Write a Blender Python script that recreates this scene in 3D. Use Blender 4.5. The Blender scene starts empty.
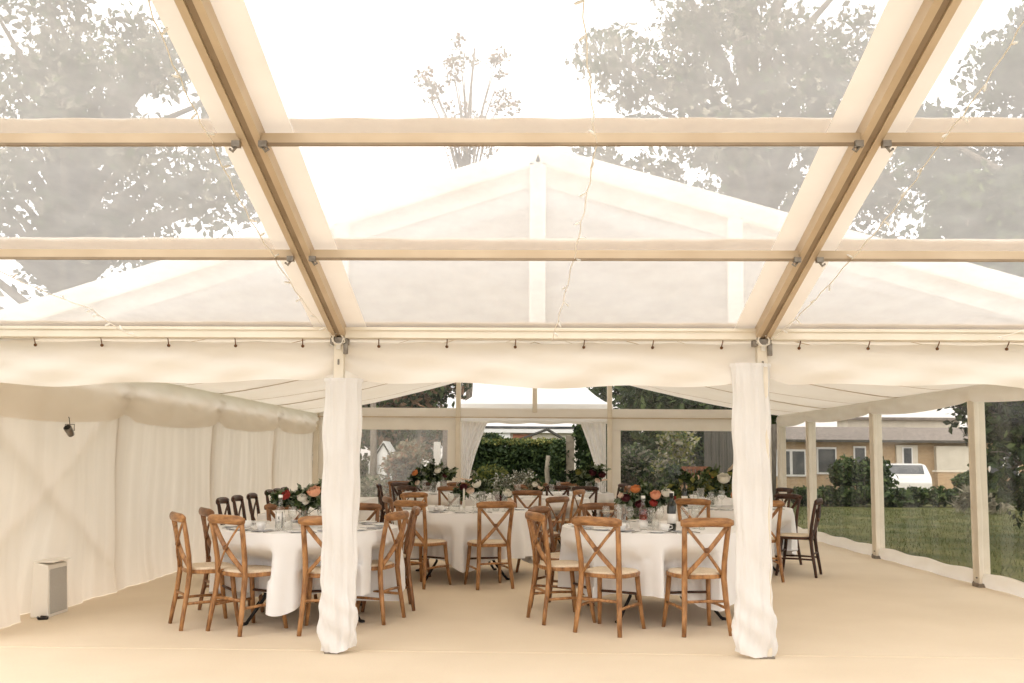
import bpy, math, random
import numpy as np
from mathutils import Vector, Matrix
PI = math.pi
sc = bpy.context.scene
COL = sc.collection
rnd = random.Random(7)
rng = np.random.default_rng(11)

# ------------------------------------------------------------------ helpers
class MB:
    """collects shapes; build() links them as ONE mesh object"""
    def __init__(s): s.v=[]; s.f=[]; s.m=[]; s.s=[]
    def add(s, vs, fs, mi=0, smooth=False):
        b=len(s.v); s.v+= [tuple(v) for v in vs]
        for f in fs: s.f.append(tuple(b+i for i in f)); s.m.append(mi); s.s.append(smooth)
        return s
    def box(s, c, size, rz=0, mi=0, M=None):
        hx,hy,hz=[q/2 for q in size]; vs=[]
        ca,sa=math.cos(rz),math.sin(rz)
        for x in(-hx,hx):
            for y in(-hy,hy):
                for z in(-hz,hz):
                    if M is not None: p=M@Vector((x,y,z)); vs.append((c[0]+p.x,c[1]+p.y,c[2]+p.z))
                    else: vs.append((c[0]+x*ca-y*sa,c[1]+x*sa+y*ca,c[2]+z))
        return s.add(vs,[(0,1,3,2),(4,6,7,5),(0,4,5,1),(2,3,7,6),(0,2,6,4),(1,5,7,3)],mi)
    def bar(s, a, b, w, h, mi=0, up=(0,0,1)):
        a,b=Vector(a),Vector(b); d=b-a; L=d.length; d.normalize()
        u=Vector(up); x=d.cross(u)
        if x.length<1e-4: x=d.cross(Vector((0,1,0)))
        x.normalize(); z=x.cross(d)
        M=Matrix((x,d,z)).transposed()
        return s.box((a+b)/2,(w,L,h),M=M,mi=mi)
    def tube(s, pts, r, n=8, mi=0, flat=1.0, up=None, cap=True):
        pts=[Vector(p) for p in pts]; k=len(pts)
        rs=r if isinstance(r,(list,tuple)) else [r]*k
        vs=[]; prev=Vector(up) if up else None
        for i,p in enumerate(pts):
            t=(pts[min(i+1,k-1)]-pts[max(i-1,0)]); t.normalize()
            if prev is None:
                prev=Vector((0,0,1)) if abs(t.z)<.9 else Vector((0,1,0))
            u=prev-t*prev.dot(t)
            if u.length<1e-5: u=t.orthogonal()
            u.normalize(); w=t.cross(u); prev=u
            for j in range(n):
                a=2*PI*j/n
                vs.append(p+(u*math.cos(a)+w*math.sin(a)*flat)*rs[i])
        fs=[(i*n+j,i*n+(j+1)%n,(i+1)*n+(j+1)%n,(i+1)*n+j) for i in range(k-1) for j in range(n)]
        s.add(vs,fs,mi,True)
        if cap:
            b=len(s.v)-len(vs)
            s.f.append(tuple(b+j for j in reversed(range(n)))); s.m.append(mi); s.s.append(False)
            s.f.append(tuple(b+(k-1)*n+j for j in range(n))); s.m.append(mi); s.s.append(False)
        return s
    def lathe(s, prof, n=20, c=(0,0,0), mi=0, sx=1, sy=1):
        vs=[]
        for r,z in prof:
            for j in range(n):
                a=2*PI*j/n; vs.append((c[0]+r*math.cos(a)*sx,c[1]+r*math.sin(a)*sy,c[2]+z))
        k=len(prof)
        fs=[(i*n+j,i*n+(j+1)%n,(i+1)*n+(j+1)%n,(i+1)*n+j) for i in range(k-1) for j in range(n)]
        s.add(vs,fs,mi,True)
        b=len(s.v)-len(vs)
        if prof[0][0]>1e-4: s.f.append(tuple(b+j for j in reversed(range(n)))); s.m.append(mi); s.s.append(False)
        if prof[-1][0]>1e-4: s.f.append(tuple(b+(k-1)*n+j for j in range(n))); s.m.append(mi); s.s.append(False)
        return s
    def grid(s, fn, nu, nv, mi=0, wrap=False, smooth=True):
        vs=[fn(i/nu,j/nv) for j in range(nv+1) for i in range(nu+(0 if wrap else 1))]
        w=nu if wrap else nu+1
        fs=[(j*w+i,j*w+(i+1)%w,(j+1)*w+(i+1)%w,(j+1)*w+i) for j in range(nv) for i in range(nu)]
        return s.add(vs,fs,mi,smooth)
    def prism(s, outline, z0, z1, mi=0):
        n=len(outline)
        vs=[(x,y,z0) for x,y in outline]+[(x,y,z1) for x,y in outline]
        fs=[tuple(reversed(range(n))),tuple(range(n,2*n))]+[(i,(i+1)%n,n+(i+1)%n,n+i) for i in range(n)]
        return s.add(vs,fs,mi)
    def mesh(s, name, mats):
        me=bpy.data.meshes.new(name); me.from_pydata(s.v,[],s.f)
        for m in mats if isinstance(mats,(list,tuple)) else [mats]: me.materials.append(m)
        me.polygons.foreach_set('material_index',s.m); me.polygons.foreach_set('use_smooth',s.s)
        me.update(); return me
    def build(s, name, mats, parent=None, loc=(0,0,0), rz=0, bevel=0, solid=0):
        o=bpy.data.objects.new(name,s.mesh(name,mats)); COL.objects.link(o)
        o.location=loc; o.rotation_euler=(0,0,rz)
        if parent: o.parent=parent
        if solid:
            m=o.modifiers.new('thick','SOLIDIFY'); m.thickness=solid; m.offset=0
        if bevel:
            m=o.modifiers.new('edge','BEVEL'); m.width=bevel; m.segments=2; m.limit_method='ANGLE'
        return o

def tag(o,label=None,cat=None,group=None,kind=None):
    if label: o['label']=label
    if cat: o['category']=cat
    if group: o['group']=group
    if kind: o['kind']=kind
    return o
def structure(o,label=None,cat=None):
    o['kind']='structure'
    if label: o['label']=label
    if cat: o['category']=cat
    return o
def thing(name,label,cat,loc=(0,0,0),rz=0,group=None):
    o=bpy.data.objects.new(name,None); COL.objects.link(o); o.empty_display_size=.1
    o.location=loc; o.rotation_euler=(0,0,rz)
    return tag(o,label,cat,group)
def dup(root,label,group=None,loc=None,rz=None):
    r=root.copy(); COL.objects.link(r)
    if loc is not None: r.location=loc
    if rz is not None: r.rotation_euler=(0,0,rz)
    r['label']=label
    if group: r['group']=group
    for ch in list(root.children):
        c=ch.copy(); COL.objects.link(c); c.parent=r
        for g in list(ch.children):
            d=g.copy(); COL.objects.link(d); d.parent=c
    return r

# ------------------------------------------------------------------ materials
def newmat(name):
    m=bpy.data.materials.new(name); m.use_nodes=True; nt=m.node_tree; nt.nodes.clear()
    out=nt.nodes.new('ShaderNodeOutputMaterial'); return m,nt,out
def N(nt,t,**kw):
    n=nt.nodes.new(t)
    for k,v in kw.items():
        if k in n.inputs: n.inputs[k].default_value=v
        else: setattr(n,k,v)
    return n
def L(nt,a,b): nt.links.new(a,b)
def c4(c): return (c[0],c[1],c[2],1)
def noise_color(nt,c1,c2,scale=5,detail=3,stretch=None,lo=.35,hi=.65):
    tc=N(nt,'ShaderNodeTexCoord'); src=tc.outputs['Object']
    if stretch:
        mp=N(nt,'ShaderNodeMapping'); mp.inputs['Scale'].default_value=stretch; L(nt,src,mp.inputs[0]); src=mp.outputs[0]
    nz=N(nt,'ShaderNodeTexNoise',Scale=scale,Detail=detail); L(nt,src,nz.inputs['Vector'])
    cr=N(nt,'ShaderNodeValToRGB'); cr.color_ramp.elements[0].position=lo; cr.color_ramp.elements[1].position=hi
    cr.color_ramp.elements[0].color=c4(c1); cr.color_ramp.elements[1].color=c4(c2)
    L(nt,nz.outputs['Fac'],cr.inputs[0]); return cr.outputs[0],nz.outputs['Fac']
def plain(name,c1,c2=None,rough=.6,scale=6,metal=0,stretch=None,bump=0,spec=.3,detail=3):
    m,nt,out=newmat(name); p=N(nt,'ShaderNodeBsdfPrincipled',Roughness=rough,Metallic=metal)
    p.inputs['Specular IOR Level'].default_value=spec
    col,fac=noise_color(nt,c1,c2 or tuple(x*.9 for x in c1),scale,detail,stretch)
    L(nt,col,p.inputs['Base Color'])
    if bump:
        b=N(nt,'ShaderNodeBump',Strength=bump,Distance=.02); L(nt,fac,b.inputs['Height']); L(nt,b.outputs[0],p.inputs['Normal'])
    L(nt,p.outputs[0],out.inputs[0]); return m
def fabric(name,c,trans=.4,c2=None,scale=3,bump=.0,weave=0,stretch=None):
    """thin cloth: some light passes through it"""
    m,nt,out=newmat(name)
    col,fac=noise_color(nt,c,c2 or tuple(x*.95 for x in c),scale,4,stretch)
    d=N(nt,'ShaderNodeBsdfDiffuse'); t=N(nt,'ShaderNodeBsdfTranslucent'); mx=N(nt,'ShaderNodeMixShader',Fac=trans)
    L(nt,col,d.inputs[0]); L(nt,col,t.inputs[0])
    if bump:
        b=N(nt,'ShaderNodeBump',Strength=bump,Distance=.03); L(nt,fac,b.inputs['Height']); L(nt,b.outputs[0],d.inputs['Normal'])
    L(nt,d.outputs[0],mx.inputs[1]); L(nt,t.outputs[0],mx.inputs[2]); L(nt,mx.outputs[0],out.inputs[0]); return m
def film(name,haze_lo,haze_hi,c=(.95,.93,.9),scale=2,stretch=(1,1,1),gloss=.05,lo=.3,hi=.75,tint=(.97,.96,.94)):
    """clear PVC film with a milky haze"""
    m,nt,out=newmat(name)
    col,fac=noise_color(nt,(haze_lo,)*3,(haze_hi,)*3,scale,6,stretch,lo,hi)
    tr=N(nt,'ShaderNodeBsdfTransparent',Color=c4(tint))
    d=N(nt,'ShaderNodeBsdfDiffuse',Color=c4(c)); t=N(nt,'ShaderNodeBsdfTranslucent',Color=c4(c))
    hz=N(nt,'ShaderNodeMixShader',Fac=.6); L(nt,d.outputs[0],hz.inputs[1]); L(nt,t.outputs[0],hz.inputs[2])
    mx=N(nt,'ShaderNodeMixShader'); L(nt,col,mx.inputs[0]); L(nt,tr.outputs[0],mx.inputs[1]); L(nt,hz.outputs[0],mx.inputs[2])
    g=N(nt,'ShaderNodeBsdfGlossy',Roughness=.08); m2=N(nt,'ShaderNodeMixShader',Fac=gloss)
    L(nt,mx.outputs[0],m2.inputs[1]); L(nt,g.outputs[0],m2.inputs[2]); L(nt,m2.outputs[0],out.inputs[0]); return m
def clear_glass(name,tint=(.93,.96,.95),base=.07):
    m,nt,out=newmat(name)
    tr=N(nt,'ShaderNodeBsdfTransparent',Color=c4(tint)); g=N(nt,'ShaderNodeBsdfGlossy',Roughness=.03)
    fr=N(nt,'ShaderNodeLayerWeight'); pw=N(nt,'ShaderNodeMath',operation='POWER'); pw.inputs[1].default_value=4; L(nt,fr.outputs['Facing'],pw.inputs[0])
    ad=N(nt,'ShaderNodeMath',operation='MULTIPLY_ADD'); ad.inputs[1].default_value=.75; ad.inputs[2].default_value=base
    L(nt,pw.outputs[0],ad.inputs[0]); mx=N(nt,'ShaderNodeMixShader')
    L(nt,ad.outputs[0],mx.inputs[0]); L(nt,tr.outputs[0],mx.inputs[1]); L(nt,g.outputs[0],mx.inputs[2]); L(nt,mx.outputs[0],out.inputs[0]); return m
def wood(name,dark,light,rough=.42,st=(9,9,2.5)):
    m,nt,out=newmat(name); p=N(nt,'ShaderNodeBsdfPrincipled',Roughness=rough); p.inputs['Specular IOR Level'].default_value=.35
    tc=N(nt,'ShaderNodeTexCoord'); oi=N(nt,'ShaderNodeObjectInfo')
    mp=N(nt,'ShaderNodeMapping'); mp.inputs['Scale'].default_value=st; L(nt,tc.outputs['Object'],mp.inputs[0])
    ad=N(nt,'ShaderNodeVectorMath',operation='ADD'); L(nt,mp.outputs[0],ad.inputs[0]); 
    cm=N(nt,'ShaderNodeCombineXYZ'); ml=N(nt,'ShaderNodeMath',operation='MULTIPLY'); ml.inputs[1].default_value=30
    L(nt,oi.outputs['Random'],ml.inputs[0]); L(nt,ml.outputs[0],cm.inputs[0]); L(nt,cm.outputs[0],ad.inputs[1])
    nz=N(nt,'ShaderNodeTexNoise',Scale=3.2,Detail=6,Roughness=.6); L(nt,ad.outputs[0],nz.inputs['Vector'])
    cr=N(nt,'ShaderNodeValToRGB'); cr.color_ramp.elements[0].position=.3; cr.color_ramp.elements[1].position=.68
    cr.color_ramp.elements[0].color=c4(dark); cr.color_ramp.elements[1].color=c4(light)
    L(nt,nz.outputs['Fac'],cr.inputs[0]); L(nt,cr.outputs[0],p.inputs['Base Color'])
    b=N(nt,'ShaderNodeBump',Strength=.12,Distance=.01); L(nt,nz.outputs['Fac'],b.inputs['Height']); L(nt,b.outputs[0],p.inputs['Normal'])
    L(nt,p.outputs[0],out.inputs[0]); return m
def leafmat(name,c1,c2,trans=.3):
    m,nt,out=newmat(name)
    col,fac=noise_color(nt,c1,c2,1.3,5)
    d=N(nt,'ShaderNodeBsdfPrincipled',Roughness=.55); d.inputs['Specular IOR Level'].default_value=.25
    t=N(nt,'ShaderNodeBsdfTranslucent'); mx=N(nt,'ShaderNodeMixShader',Fac=trans)
    L(nt,col,d.inputs['Base Color']); L(nt,col,t.inputs[0]); L(nt,d.outputs[0],mx.inputs[1]); L(nt,t.outputs[0],mx.inputs[2]); L(nt,mx.outputs[0],out.inputs[0]); return m

M={}
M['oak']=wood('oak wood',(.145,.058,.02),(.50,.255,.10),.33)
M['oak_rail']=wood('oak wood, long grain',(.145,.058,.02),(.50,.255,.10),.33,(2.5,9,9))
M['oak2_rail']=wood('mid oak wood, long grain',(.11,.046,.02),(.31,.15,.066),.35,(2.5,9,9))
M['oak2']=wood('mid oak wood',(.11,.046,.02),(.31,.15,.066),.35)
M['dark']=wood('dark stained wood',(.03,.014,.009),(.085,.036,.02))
M['seat']=plain('cream seat pad',(.78,.66,.5),(.68,.55,.4),.8,60,bump=.1)
M['binding']=plain('brown binding',(.12,.055,.025),(.2,.09,.04),.6,40)
M['lining']=fabric('ivory lining',(.90,.845,.765),.66,(.875,.81,.72),1.5,.15)
M['wall_lining']=fabric('ivory wall lining',(.84,.765,.67),.40,(.775,.70,.605),1.2,.3,stretch=(1,3,.35))
M['valance']=fabric('cream valance cloth',(.93,.895,.845),.3,(.90,.855,.795),3,.25,stretch=(.6,1,2))
M['pelmet']=fabric('cream back wall cloth',(.93,.885,.815),.5,(.9,.85,.775),3,.1)
M['drape']=fabric('white voile drape',(.90,.885,.87),.28,(.87,.85,.83),4,.3)
M['cloth']=fabric('white table linen',(.93,.92,.915),.12,(.90,.89,.88),3,.1)
M['pvc']=fabric('white PVC roof skin',(.955,.95,.94),.66,(.9,.88,.84),2)
M['canopy']=fabric('white canopy cloth',(.97,.965,.955),.25,(.96,.95,.94),2)
M['band']=fabric('cream PVC band',(.895,.845,.79),.2,(.87,.815,.755),4)
M['alu']=plain('tan anodised frame',(.62,.50,.36),(.54,.42,.29),.45,3,.25,(1,1,1),0,.4)
M['alu_pale']=plain('pale aluminium',(.80,.73,.62),(.73,.66,.55),.45,4,.3)
M['track']=plain('brown keder track',(.33,.25,.17),(.26,.19,.125),.6,5)
M['steel']=plain('galvanised bracket',(.22,.19,.16),(.32,.29,.25),.4,30,.8)
M['black']=plain('black steel',(.018,.016,.015),(.03,.028,.026),.4,20,.5)
M['roof_film']=film('clear roof film',.30,.38,(.94,.925,.915),5,(1,1,1),.03,.3,.75,(.96,.94,.92))
M['gable_film']=film('milky gable film',.74,.90,(.60,.60,.61),.9,(1,1,3.0),.03,.3,.7)
M['window_film']=film('clear window film',.01,.12,(.9,.86,.8),1.2,(3,3,.35),.05,.42,.8,(.94,.92,.88))
M['window_milky']=film('scuffed window film',.16,.30,(.95,.92,.87),1.6,(1.5,1.5,.7),.05,.3,.75)
M['gable_clear']=film('clear gable film',.01,.06,(.9,.88,.84),1.5,(1,1,1),.03)
M['glass']=clear_glass('clear glass',(.98,.985,.98),.10)
M['bottle_dark']=plain('dark bottle glass',(.012,.014,.01),(.02,.022,.014),.08,5,0,None,0,.6)
M['pink']=clear_glass('pink drink',(.75,.2,.14),.06)
M['white_china']=plain('white china',(.85,.84,.82),(.83,.82,.8),.25,4,0,None,0,.5)
M['cutlery']=plain('steel cutlery',(.35,.33,.3),(.45,.43,.4),.25,10,.9)
M['napkin']=plain('grey linen napkin',(.46,.46,.48),(.38,.38,.41),.9,30)
M['paper']=plain('white card',(.86,.84,.8),(.82,.8,.76),.8,10)
M['ink']=plain('black print',(.03,.03,.03),(.04,.04,.04),.7,10)
M['cord']=plain('pale light wire',(.88,.84,.77),(.82,.77,.69),.6,20)
M['bulb']=fabric('frosted bulb',(.95,.93,.89),.5)
M['whitebox']=plain('white cabinet paint',(.86,.82,.75),(.84,.8,.73),.5,8)
M['grille']=plain('grey grille cloth',(.52,.50,.46),(.46,.44,.41),.8,120)
# foliage
M['leaf_grey']=leafmat('grey green leaves',(.10,.095,.065),(.36,.33,.24),.35)
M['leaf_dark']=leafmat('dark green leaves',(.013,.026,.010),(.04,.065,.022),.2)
M['leaf_sage']=leafmat('sage leaves',(.15,.19,.12),(.33,.37,.26),.3)
M['leaf_mid']=leafmat('mid green leaves',(.04,.07,.02),(.12,.16,.055),.3)
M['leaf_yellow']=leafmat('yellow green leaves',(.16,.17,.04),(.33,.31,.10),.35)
M['leaf_pale']=leafmat('pale leaves',(.24,.225,.16),(.46,.42,.31),.35)  # light beige green leaf tones
M['leaf_brown']=leafmat('brown dry leaves',(.2,.12,.07),(.36,.22,.14),.3)
M['bark']=plain('grey bark',(.16,.13,.1),(.26,.22,.18),.9,14,0,(1,1,.3),.5)
M['petal_white']=leafmat('white petals',(.82,.79,.7),(.9,.87,.8),.3)
M['petal_peach']=leafmat('peach petals',(.88,.42,.24),(.93,.66,.48),.3)
M['petal_orange']=leafmat('orange petals',(.62,.17,.05),(.85,.42,.16),.3)
M['petal_red']=leafmat('dark red petals',(.3,.03,.025),(.45,.07,.05),.25)
M['petal_plum']=leafmat('plum petals',(.06,.012,.016),(.12,.025,.03),.2)
M['petal_blush']=leafmat('blush petals',(.85,.66,.52),(.9,.76,.63),.3)
M['plume']=leafmat('pale plume',(.72,.58,.43),(.82,.69,.54),.3)

def floor_mat():
    m,nt,out=newmat('tan floor matting'); p=N(nt,'ShaderNodeBsdfPrincipled',Roughness=.75); p.inputs['Specular IOR Level'].default_value=.2
    tc=N(nt,'ShaderNodeTexCoord')
    n1=N(nt,'ShaderNodeTexNoise',Scale=.8,Detail=4); n2=N(nt,'ShaderNodeTexNoise',Scale=90,Detail=2)
    L(nt,tc.outputs['Object'],n1.inputs['Vector']); L(nt,tc.outputs['Object'],n2.inputs['Vector'])
    cr=N(nt,'ShaderNodeValToRGB'); cr.color_ramp.elements[0].position=.3; cr.color_ramp.elements[1].position=.7
    cr.color_ramp.elements[0].color=(.71,.59,.44,1); cr.color_ramp.elements[1].color=(.79,.67,.515,1)
    L(nt,n1.outputs['Fac'],cr.inputs[0])
    mx=N(nt,'ShaderNodeMix',data_type='RGBA',blend_type='MULTIPLY'); mx.inputs[0].default_value=.12
    L(nt,cr.outputs[0],mx.inputs[6]); L(nt,n2.outputs['Color'],mx.inputs[7]); L(nt,mx.outputs[2],p.inputs['Base Color'])
    b=N(nt,'ShaderNodeBump',Strength=.15,Distance=.01); L(nt,n2.outputs['Fac'],b.inputs['Height']); L(nt,b.outputs[0],p.inputs['Normal'])
    L(nt,p.outputs[0],out.inputs[0]); return m
M['floor']=floor_mat()
M['lawn']=plain('lawn',(.05,.066,.018),(.13,.128,.045),.95,.9,0,None,.4,.1,8)
M['grass']=leafmat('grass blades',(.06,.08,.025),(.17,.16,.065),.3)
M['soil']=plain('dark soil',(.05,.04,.03),(.09,.07,.05),.95,4)
M['brick']=None
def brick_mat():
    m,nt,out=newmat('pale brick'); p=N(nt,'ShaderNodeBsdfPrincipled',Roughness=.85)
    tc=N(nt,'ShaderNodeTexCoord'); mp=N(nt,'ShaderNodeMapping'); mp.inputs['Rotation'].default_value=(PI/2,0,0); L(nt,tc.outputs['Object'],mp.inputs[0])
    b=N(nt,'ShaderNodeTexBrick',Scale=4.5); b.inputs['Color1'].default_value=(.50,.35,.20,1); b.inputs['Color2'].default_value=(.42,.28,.16,1); b.inputs['Mortar'].default_value=(.5,.42,.32,1)
    L(nt,mp.outputs[0],b.inputs['Vector']); L(nt,b.outputs[0],p.inputs['Base Color']); L(nt,p.outputs[0],out.inputs[0]); return m
M['brick']=brick_mat()
M['tiles']=plain('grey roof tiles',(.20,.17,.15),(.27,.23,.2),.9,6)
M['render']=plain('cream render',(.72,.66,.56),(.66,.6,.5),.9,3)
M['upvc']=plain('white window frame',(.85,.83,.8),(.82,.8,.77),.5,4)
M['pane']=plain('dark window pane',(.06,.065,.07),(.12,.12,.12),.1,2,0,None,0,.6)
M['fence']=plain('dark weathered boards',(.07,.065,.055),(.12,.11,.095),.9,5,0,(6,1,.3),.3)
M['palebark']=plain('pale bare bark',(.20,.165,.12),(.28,.24,.18),.9,8)
M['bench']=wood('orange bench timber',(.16,.05,.02),(.34,.12,.045))
M['gravel']=plain('pale path',(.6,.54,.44),(.5,.45,.36),.95,20)
M['carpaint']=plain('pale car paint',(.75,.74,.72),(.72,.71,.69),.25,2,0,None,0,.6)
M['tyre']=plain('tyre rubber',(.02,.02,.02),(.03,.03,.03),.8,10)
M['terracotta']=plain('terracotta tiles',(.45,.2,.12),(.38,.16,.1),.9,8)

# ------------------------------------------------------------------ camera (35 mm-class lens with a little rise)
CAM_Z=1.3536
cd=bpy.data.cameras.new('camera'); co=bpy.data.objects.new('camera',cd); COL.objects.link(co); sc.camera=co
pit,yaw,roll=.0854,.0217,-.0069
r0=Vector((math.cos(yaw),math.sin(yaw),0)); fh=Vector((-math.sin(yaw),math.cos(yaw),0)); zz=Vector((0,0,1))
fw=fh*math.cos(pit)+zz*math.sin(pit); u0=-fh*math.sin(pit)+zz*math.cos(pit)
rr=r0*math.cos(roll)-u0*math.sin(roll); uu=r0*math.sin(roll)+u0*math.cos(roll)
mw=Matrix((rr,uu,-fw)).transposed().to_4x4(); mw.translation=(0,0,CAM_Z); co.matrix_world=mw
cd.sensor_width=36; cd.lens=930.5*36/1024; cd.shift_y=36/1024; cd.clip_start=.05; cd.clip_end=400

# ------------------------------------------------------------------ setting: frame numbers
YP=6.54; EZ=2.175; SL=.318              # eave line of the clear-roofed tent: depth, height, roof slope
PX=[-4.34,-1.366,1.61,4.585]            # its legs
YR=2.04                                  # its ridge
def roofz(y): return EZ+SL*(YP-y) if y>=YR else EZ+SL*(YP-YR)-SL*(YR-y)
XC=.034; G0=6.62; G1=17.69               # dining tent: centre line, front gable, back gable
XL=-4.14
def xr(y): return 4.82-.021*(y-10.27)    # inside face of right wall

# floor and ground
structure(MB().box((.2,7.5,-.05),(9.9,20.9,.1)).build('floor',M['floor']),'tan matting floor running through both tents','floor')
t=MB()
t.box((.2,6.62,.002),(9.5,.04,.004))
structure(t.build('trim_1',M['floor']),'tan floor joint strip between the two posts','floor strip')
def ground():
    b=MB()
    b.add([(-90,-60,-.11),(110,-60,-.11),(110,140,-.11),(-90,140,-.11)],[(0,1,2,3)])
    return b.build('ground',M['lawn'])
structure(ground(),'green lawn around the tents','lawn')

# ---------- legs, rafters, purlins of the clear-roofed tent
def leg(i,x):
    o=MB().box((0,0,EZ/2),(.068,.068,EZ)).build('pillar',M['alu_pale'],None,(x,YP,0))
    structure(o,['pale metal tent leg at far left corner','metal tent leg inside the left white drape','metal tent leg inside the right white drape','pale metal tent leg at far right corner'][i],'tent leg')
    b=MB(); b.box((0,-.005,EZ-.01),(.12,.1,.05)); b.box((.05,-.04,EZ-.06),(.03,.03,.09)); b.box((-.045,-.045,EZ+.03),(.025,.04,.05)); b.box((0,-.038,EZ-.16),(.014,.006,.04))
    b.build('corner_bracket',M['steel'],o,bevel=.004)
    MB().box((.0,0,.006),(.10,.10,.012)).build('foot_plate',M['steel'],o)
for i,x in enumerate(PX): leg(i,x)
YB=2*YR-YP
def rafter(i,x):
    for k,(ya,yb) in enumerate(((YP,YR),(YR,YB))):
        za,zb=roofz(ya)+.037,roofz(yb)+.037
        o=MB()
        o.bar((-.036,ya,za),(-.036,yb,zb),.036,.074); o.bar((.036,ya,za),(.036,yb,zb),.036,.074); o.bar((0,ya,za+.008),(0,yb,zb+.008),.04,.058)
        q=o.build('beam',M['alu'],None,(x,0,0))
        side=['far left','left','right','far right'][i]
        structure(q,'tan roof rafter of clear roof, %s, %s slope'%(side,'front' if k==0 else 'rear'),'rafter')
        t=MB(); t.bar((0,ya,za-.024),(0,yb,zb-.024),.034,.006); t.build('keder_track',M['track'],q)
for i,x in enumerate(PX): rafter(i,x)
PUR=[6.50,5.42,4.37,3.42,2.47]
def purlin(y,k,b,side):
    x0,x1=PX[b]+.05,PX[b+1]-.05
    z=roofz(y)+(.032 if k==0 else .003)
    o=MB()
    if k==0: o.box(((x0+x1)/2,y,z),(x1-x0,.08,.075)); o.box(((x0+x1)/2,y-.045,z+.025),(x1-x0,.012,.02))
    else: o.box(((x0+x1)/2,y,z+.01),(x1-x0,.05,.05)); o.box(((x0+x1)/2,y-.02,z-.02),(x1-x0,.016,.014),mi=1)
    nm=['eave bar','first purlin up from the eave','second purlin up from the eave','third purlin up from the eave','top purlin by the ridge'][k]
    q=o.build('beam',[M['alu_pale'] if k==0 else M['alu'],M['track']])
    structure(q,'tan %s of clear roof, %s bay%s'%(nm,['left','middle','right'][b],'' if side=='f' else ', rear slope'),'purlin')
    if side=='f' and k:
        for xx,s in ((x0,1),(x1,-1)):
            t=MB(); t.box((xx+.015*s,y-.028,z-.022),(.04,.03,.03)); t.tube([(xx+.01*s,y-.03,z-.03),(xx+.03*s,y-.034,z-.06),(xx+.045*s,y-.03,z-.045)],.007,6)
            t.build('clamp',M['steel'],q)
for b in range(3):
    for k,y in enumerate(PUR): purlin(y,k,b,'f')
    for k,y in ((0,YB+.04),(2,YB+2.2)): purlin(y,k,b,'r')
# ridge bar
structure(MB().box((.12,YR,roofz(YR)+.08),(9,.07,.08)).build('beam',M['alu']),'ridge bar of the clear roof','ridge bar')
# clear roof skins with their cream bands
def roof_panel(b,side):
    x0,x1=PX[b],PX[b+1]; W=.19
    ys=([YP-.0]+PUR[1:]+[YR]) if side=='f' else [YR,YB+2.2,YB]
    dz=.085
    o=MB()
    ya,yb=ys[0],ys[-1]
    def fn(u,v):
        y=ya+(yb-ya)*v
        return (x0+W+(x1-x0-2*W)*u,y,roofz(y)+dz-.012*math.sin(PI*u)*math.sin(v*len(ys)*PI)**2)
    o.grid(fn,10,24)
    q=o.build('roof',M['roof_film'])
    structure(q,'clear milky roof film, %s bay, %s slope'%(['left','middle','right'][b],'front' if side=='f' else 'rear'),'clear roof')
    t=MB()
    for a,c in ((x0+.02,x0+W),(x1-W,x1-.02)):
        t.add([(a,ya,roofz(ya)+dz),(c,ya,roofz(ya)+dz),(c,yb,roofz(yb)+dz),(a,yb,roofz(yb)+dz)],[(0,1,2,3)])
    for i,y in enumerate(ys):
        lo,hi=(y+.105,y-.05) if i else (y+.02,y-.10)
        lo=min(lo,YP+.06); hi=max(hi,YB)
        if lo<YR<hi or hi<YR<lo: lo=YR
        t.grid(lambda u,v:(x0+W+(x1-x0-2*W)*u, lo+(hi-lo)*v+(.006*math.sin(40*u) if v==1 else 0), roofz(lo+(hi-lo)*v)+dz+.002),30,1)
    t.build('seam_band',M['band'],q)
for b in range(3):
    for s in 'fr': roof_panel(b,s)
# ---------- dining tent frame
APZ=3.577; RS=.318
def tz(x,off=0): return APZ+off-(RS if x<XC else .284)*abs(x-XC)
HW=4.36
HS={-1:4.36,1:4.86}
def outer_roof():
    for s in (-1,1):
        o=MB()
        o.grid(lambda u,v:(XC+s*HS[s]*1.02*u, G0-.02+(G1-G0+.1)*v, tz(XC+s*HS[s]*1.02*u,.05)-.03*math.sin(PI*u)*math.sin(v*4*PI)**2),12,32)
        structure(o.build('roof',M['pvc'],solid=.004),'white roof skin of dining tent, %s slope'%('left' if s<0 else 'right'),'tent roof')
outer_roof()
def rake(y,name):
    for s in (-1,1):
        o=MB(); o.bar((XC,y,tz(XC)-.03),(XC+s*HS[s],y,tz(XC+s*HS[s])-.03),.07,.12)
        structure(o.build('beam',M['pvc']),'white gable rafter, %s, %s side'%(name,'left' if s<0 else 'right'),'gable rafter')
rake(G0,'front'); rake(G1,'back')
for i,yy in enumerate((9.4,12.2,15.0)):
    for s in (-1,1):
        o=MB(); o.bar((XC,yy,tz(XC)-.0),(XC+s*HS[s],yy,tz(XC+s*HS[s])-.0),.05,.06)
        structure(o.build('beam',M['alu_pale']),'dining tent rafter above the lining, %s of three from the front, %s side'%(['first','second','third'][i],'left' if s<0 else 'right'),'rafter')
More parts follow.
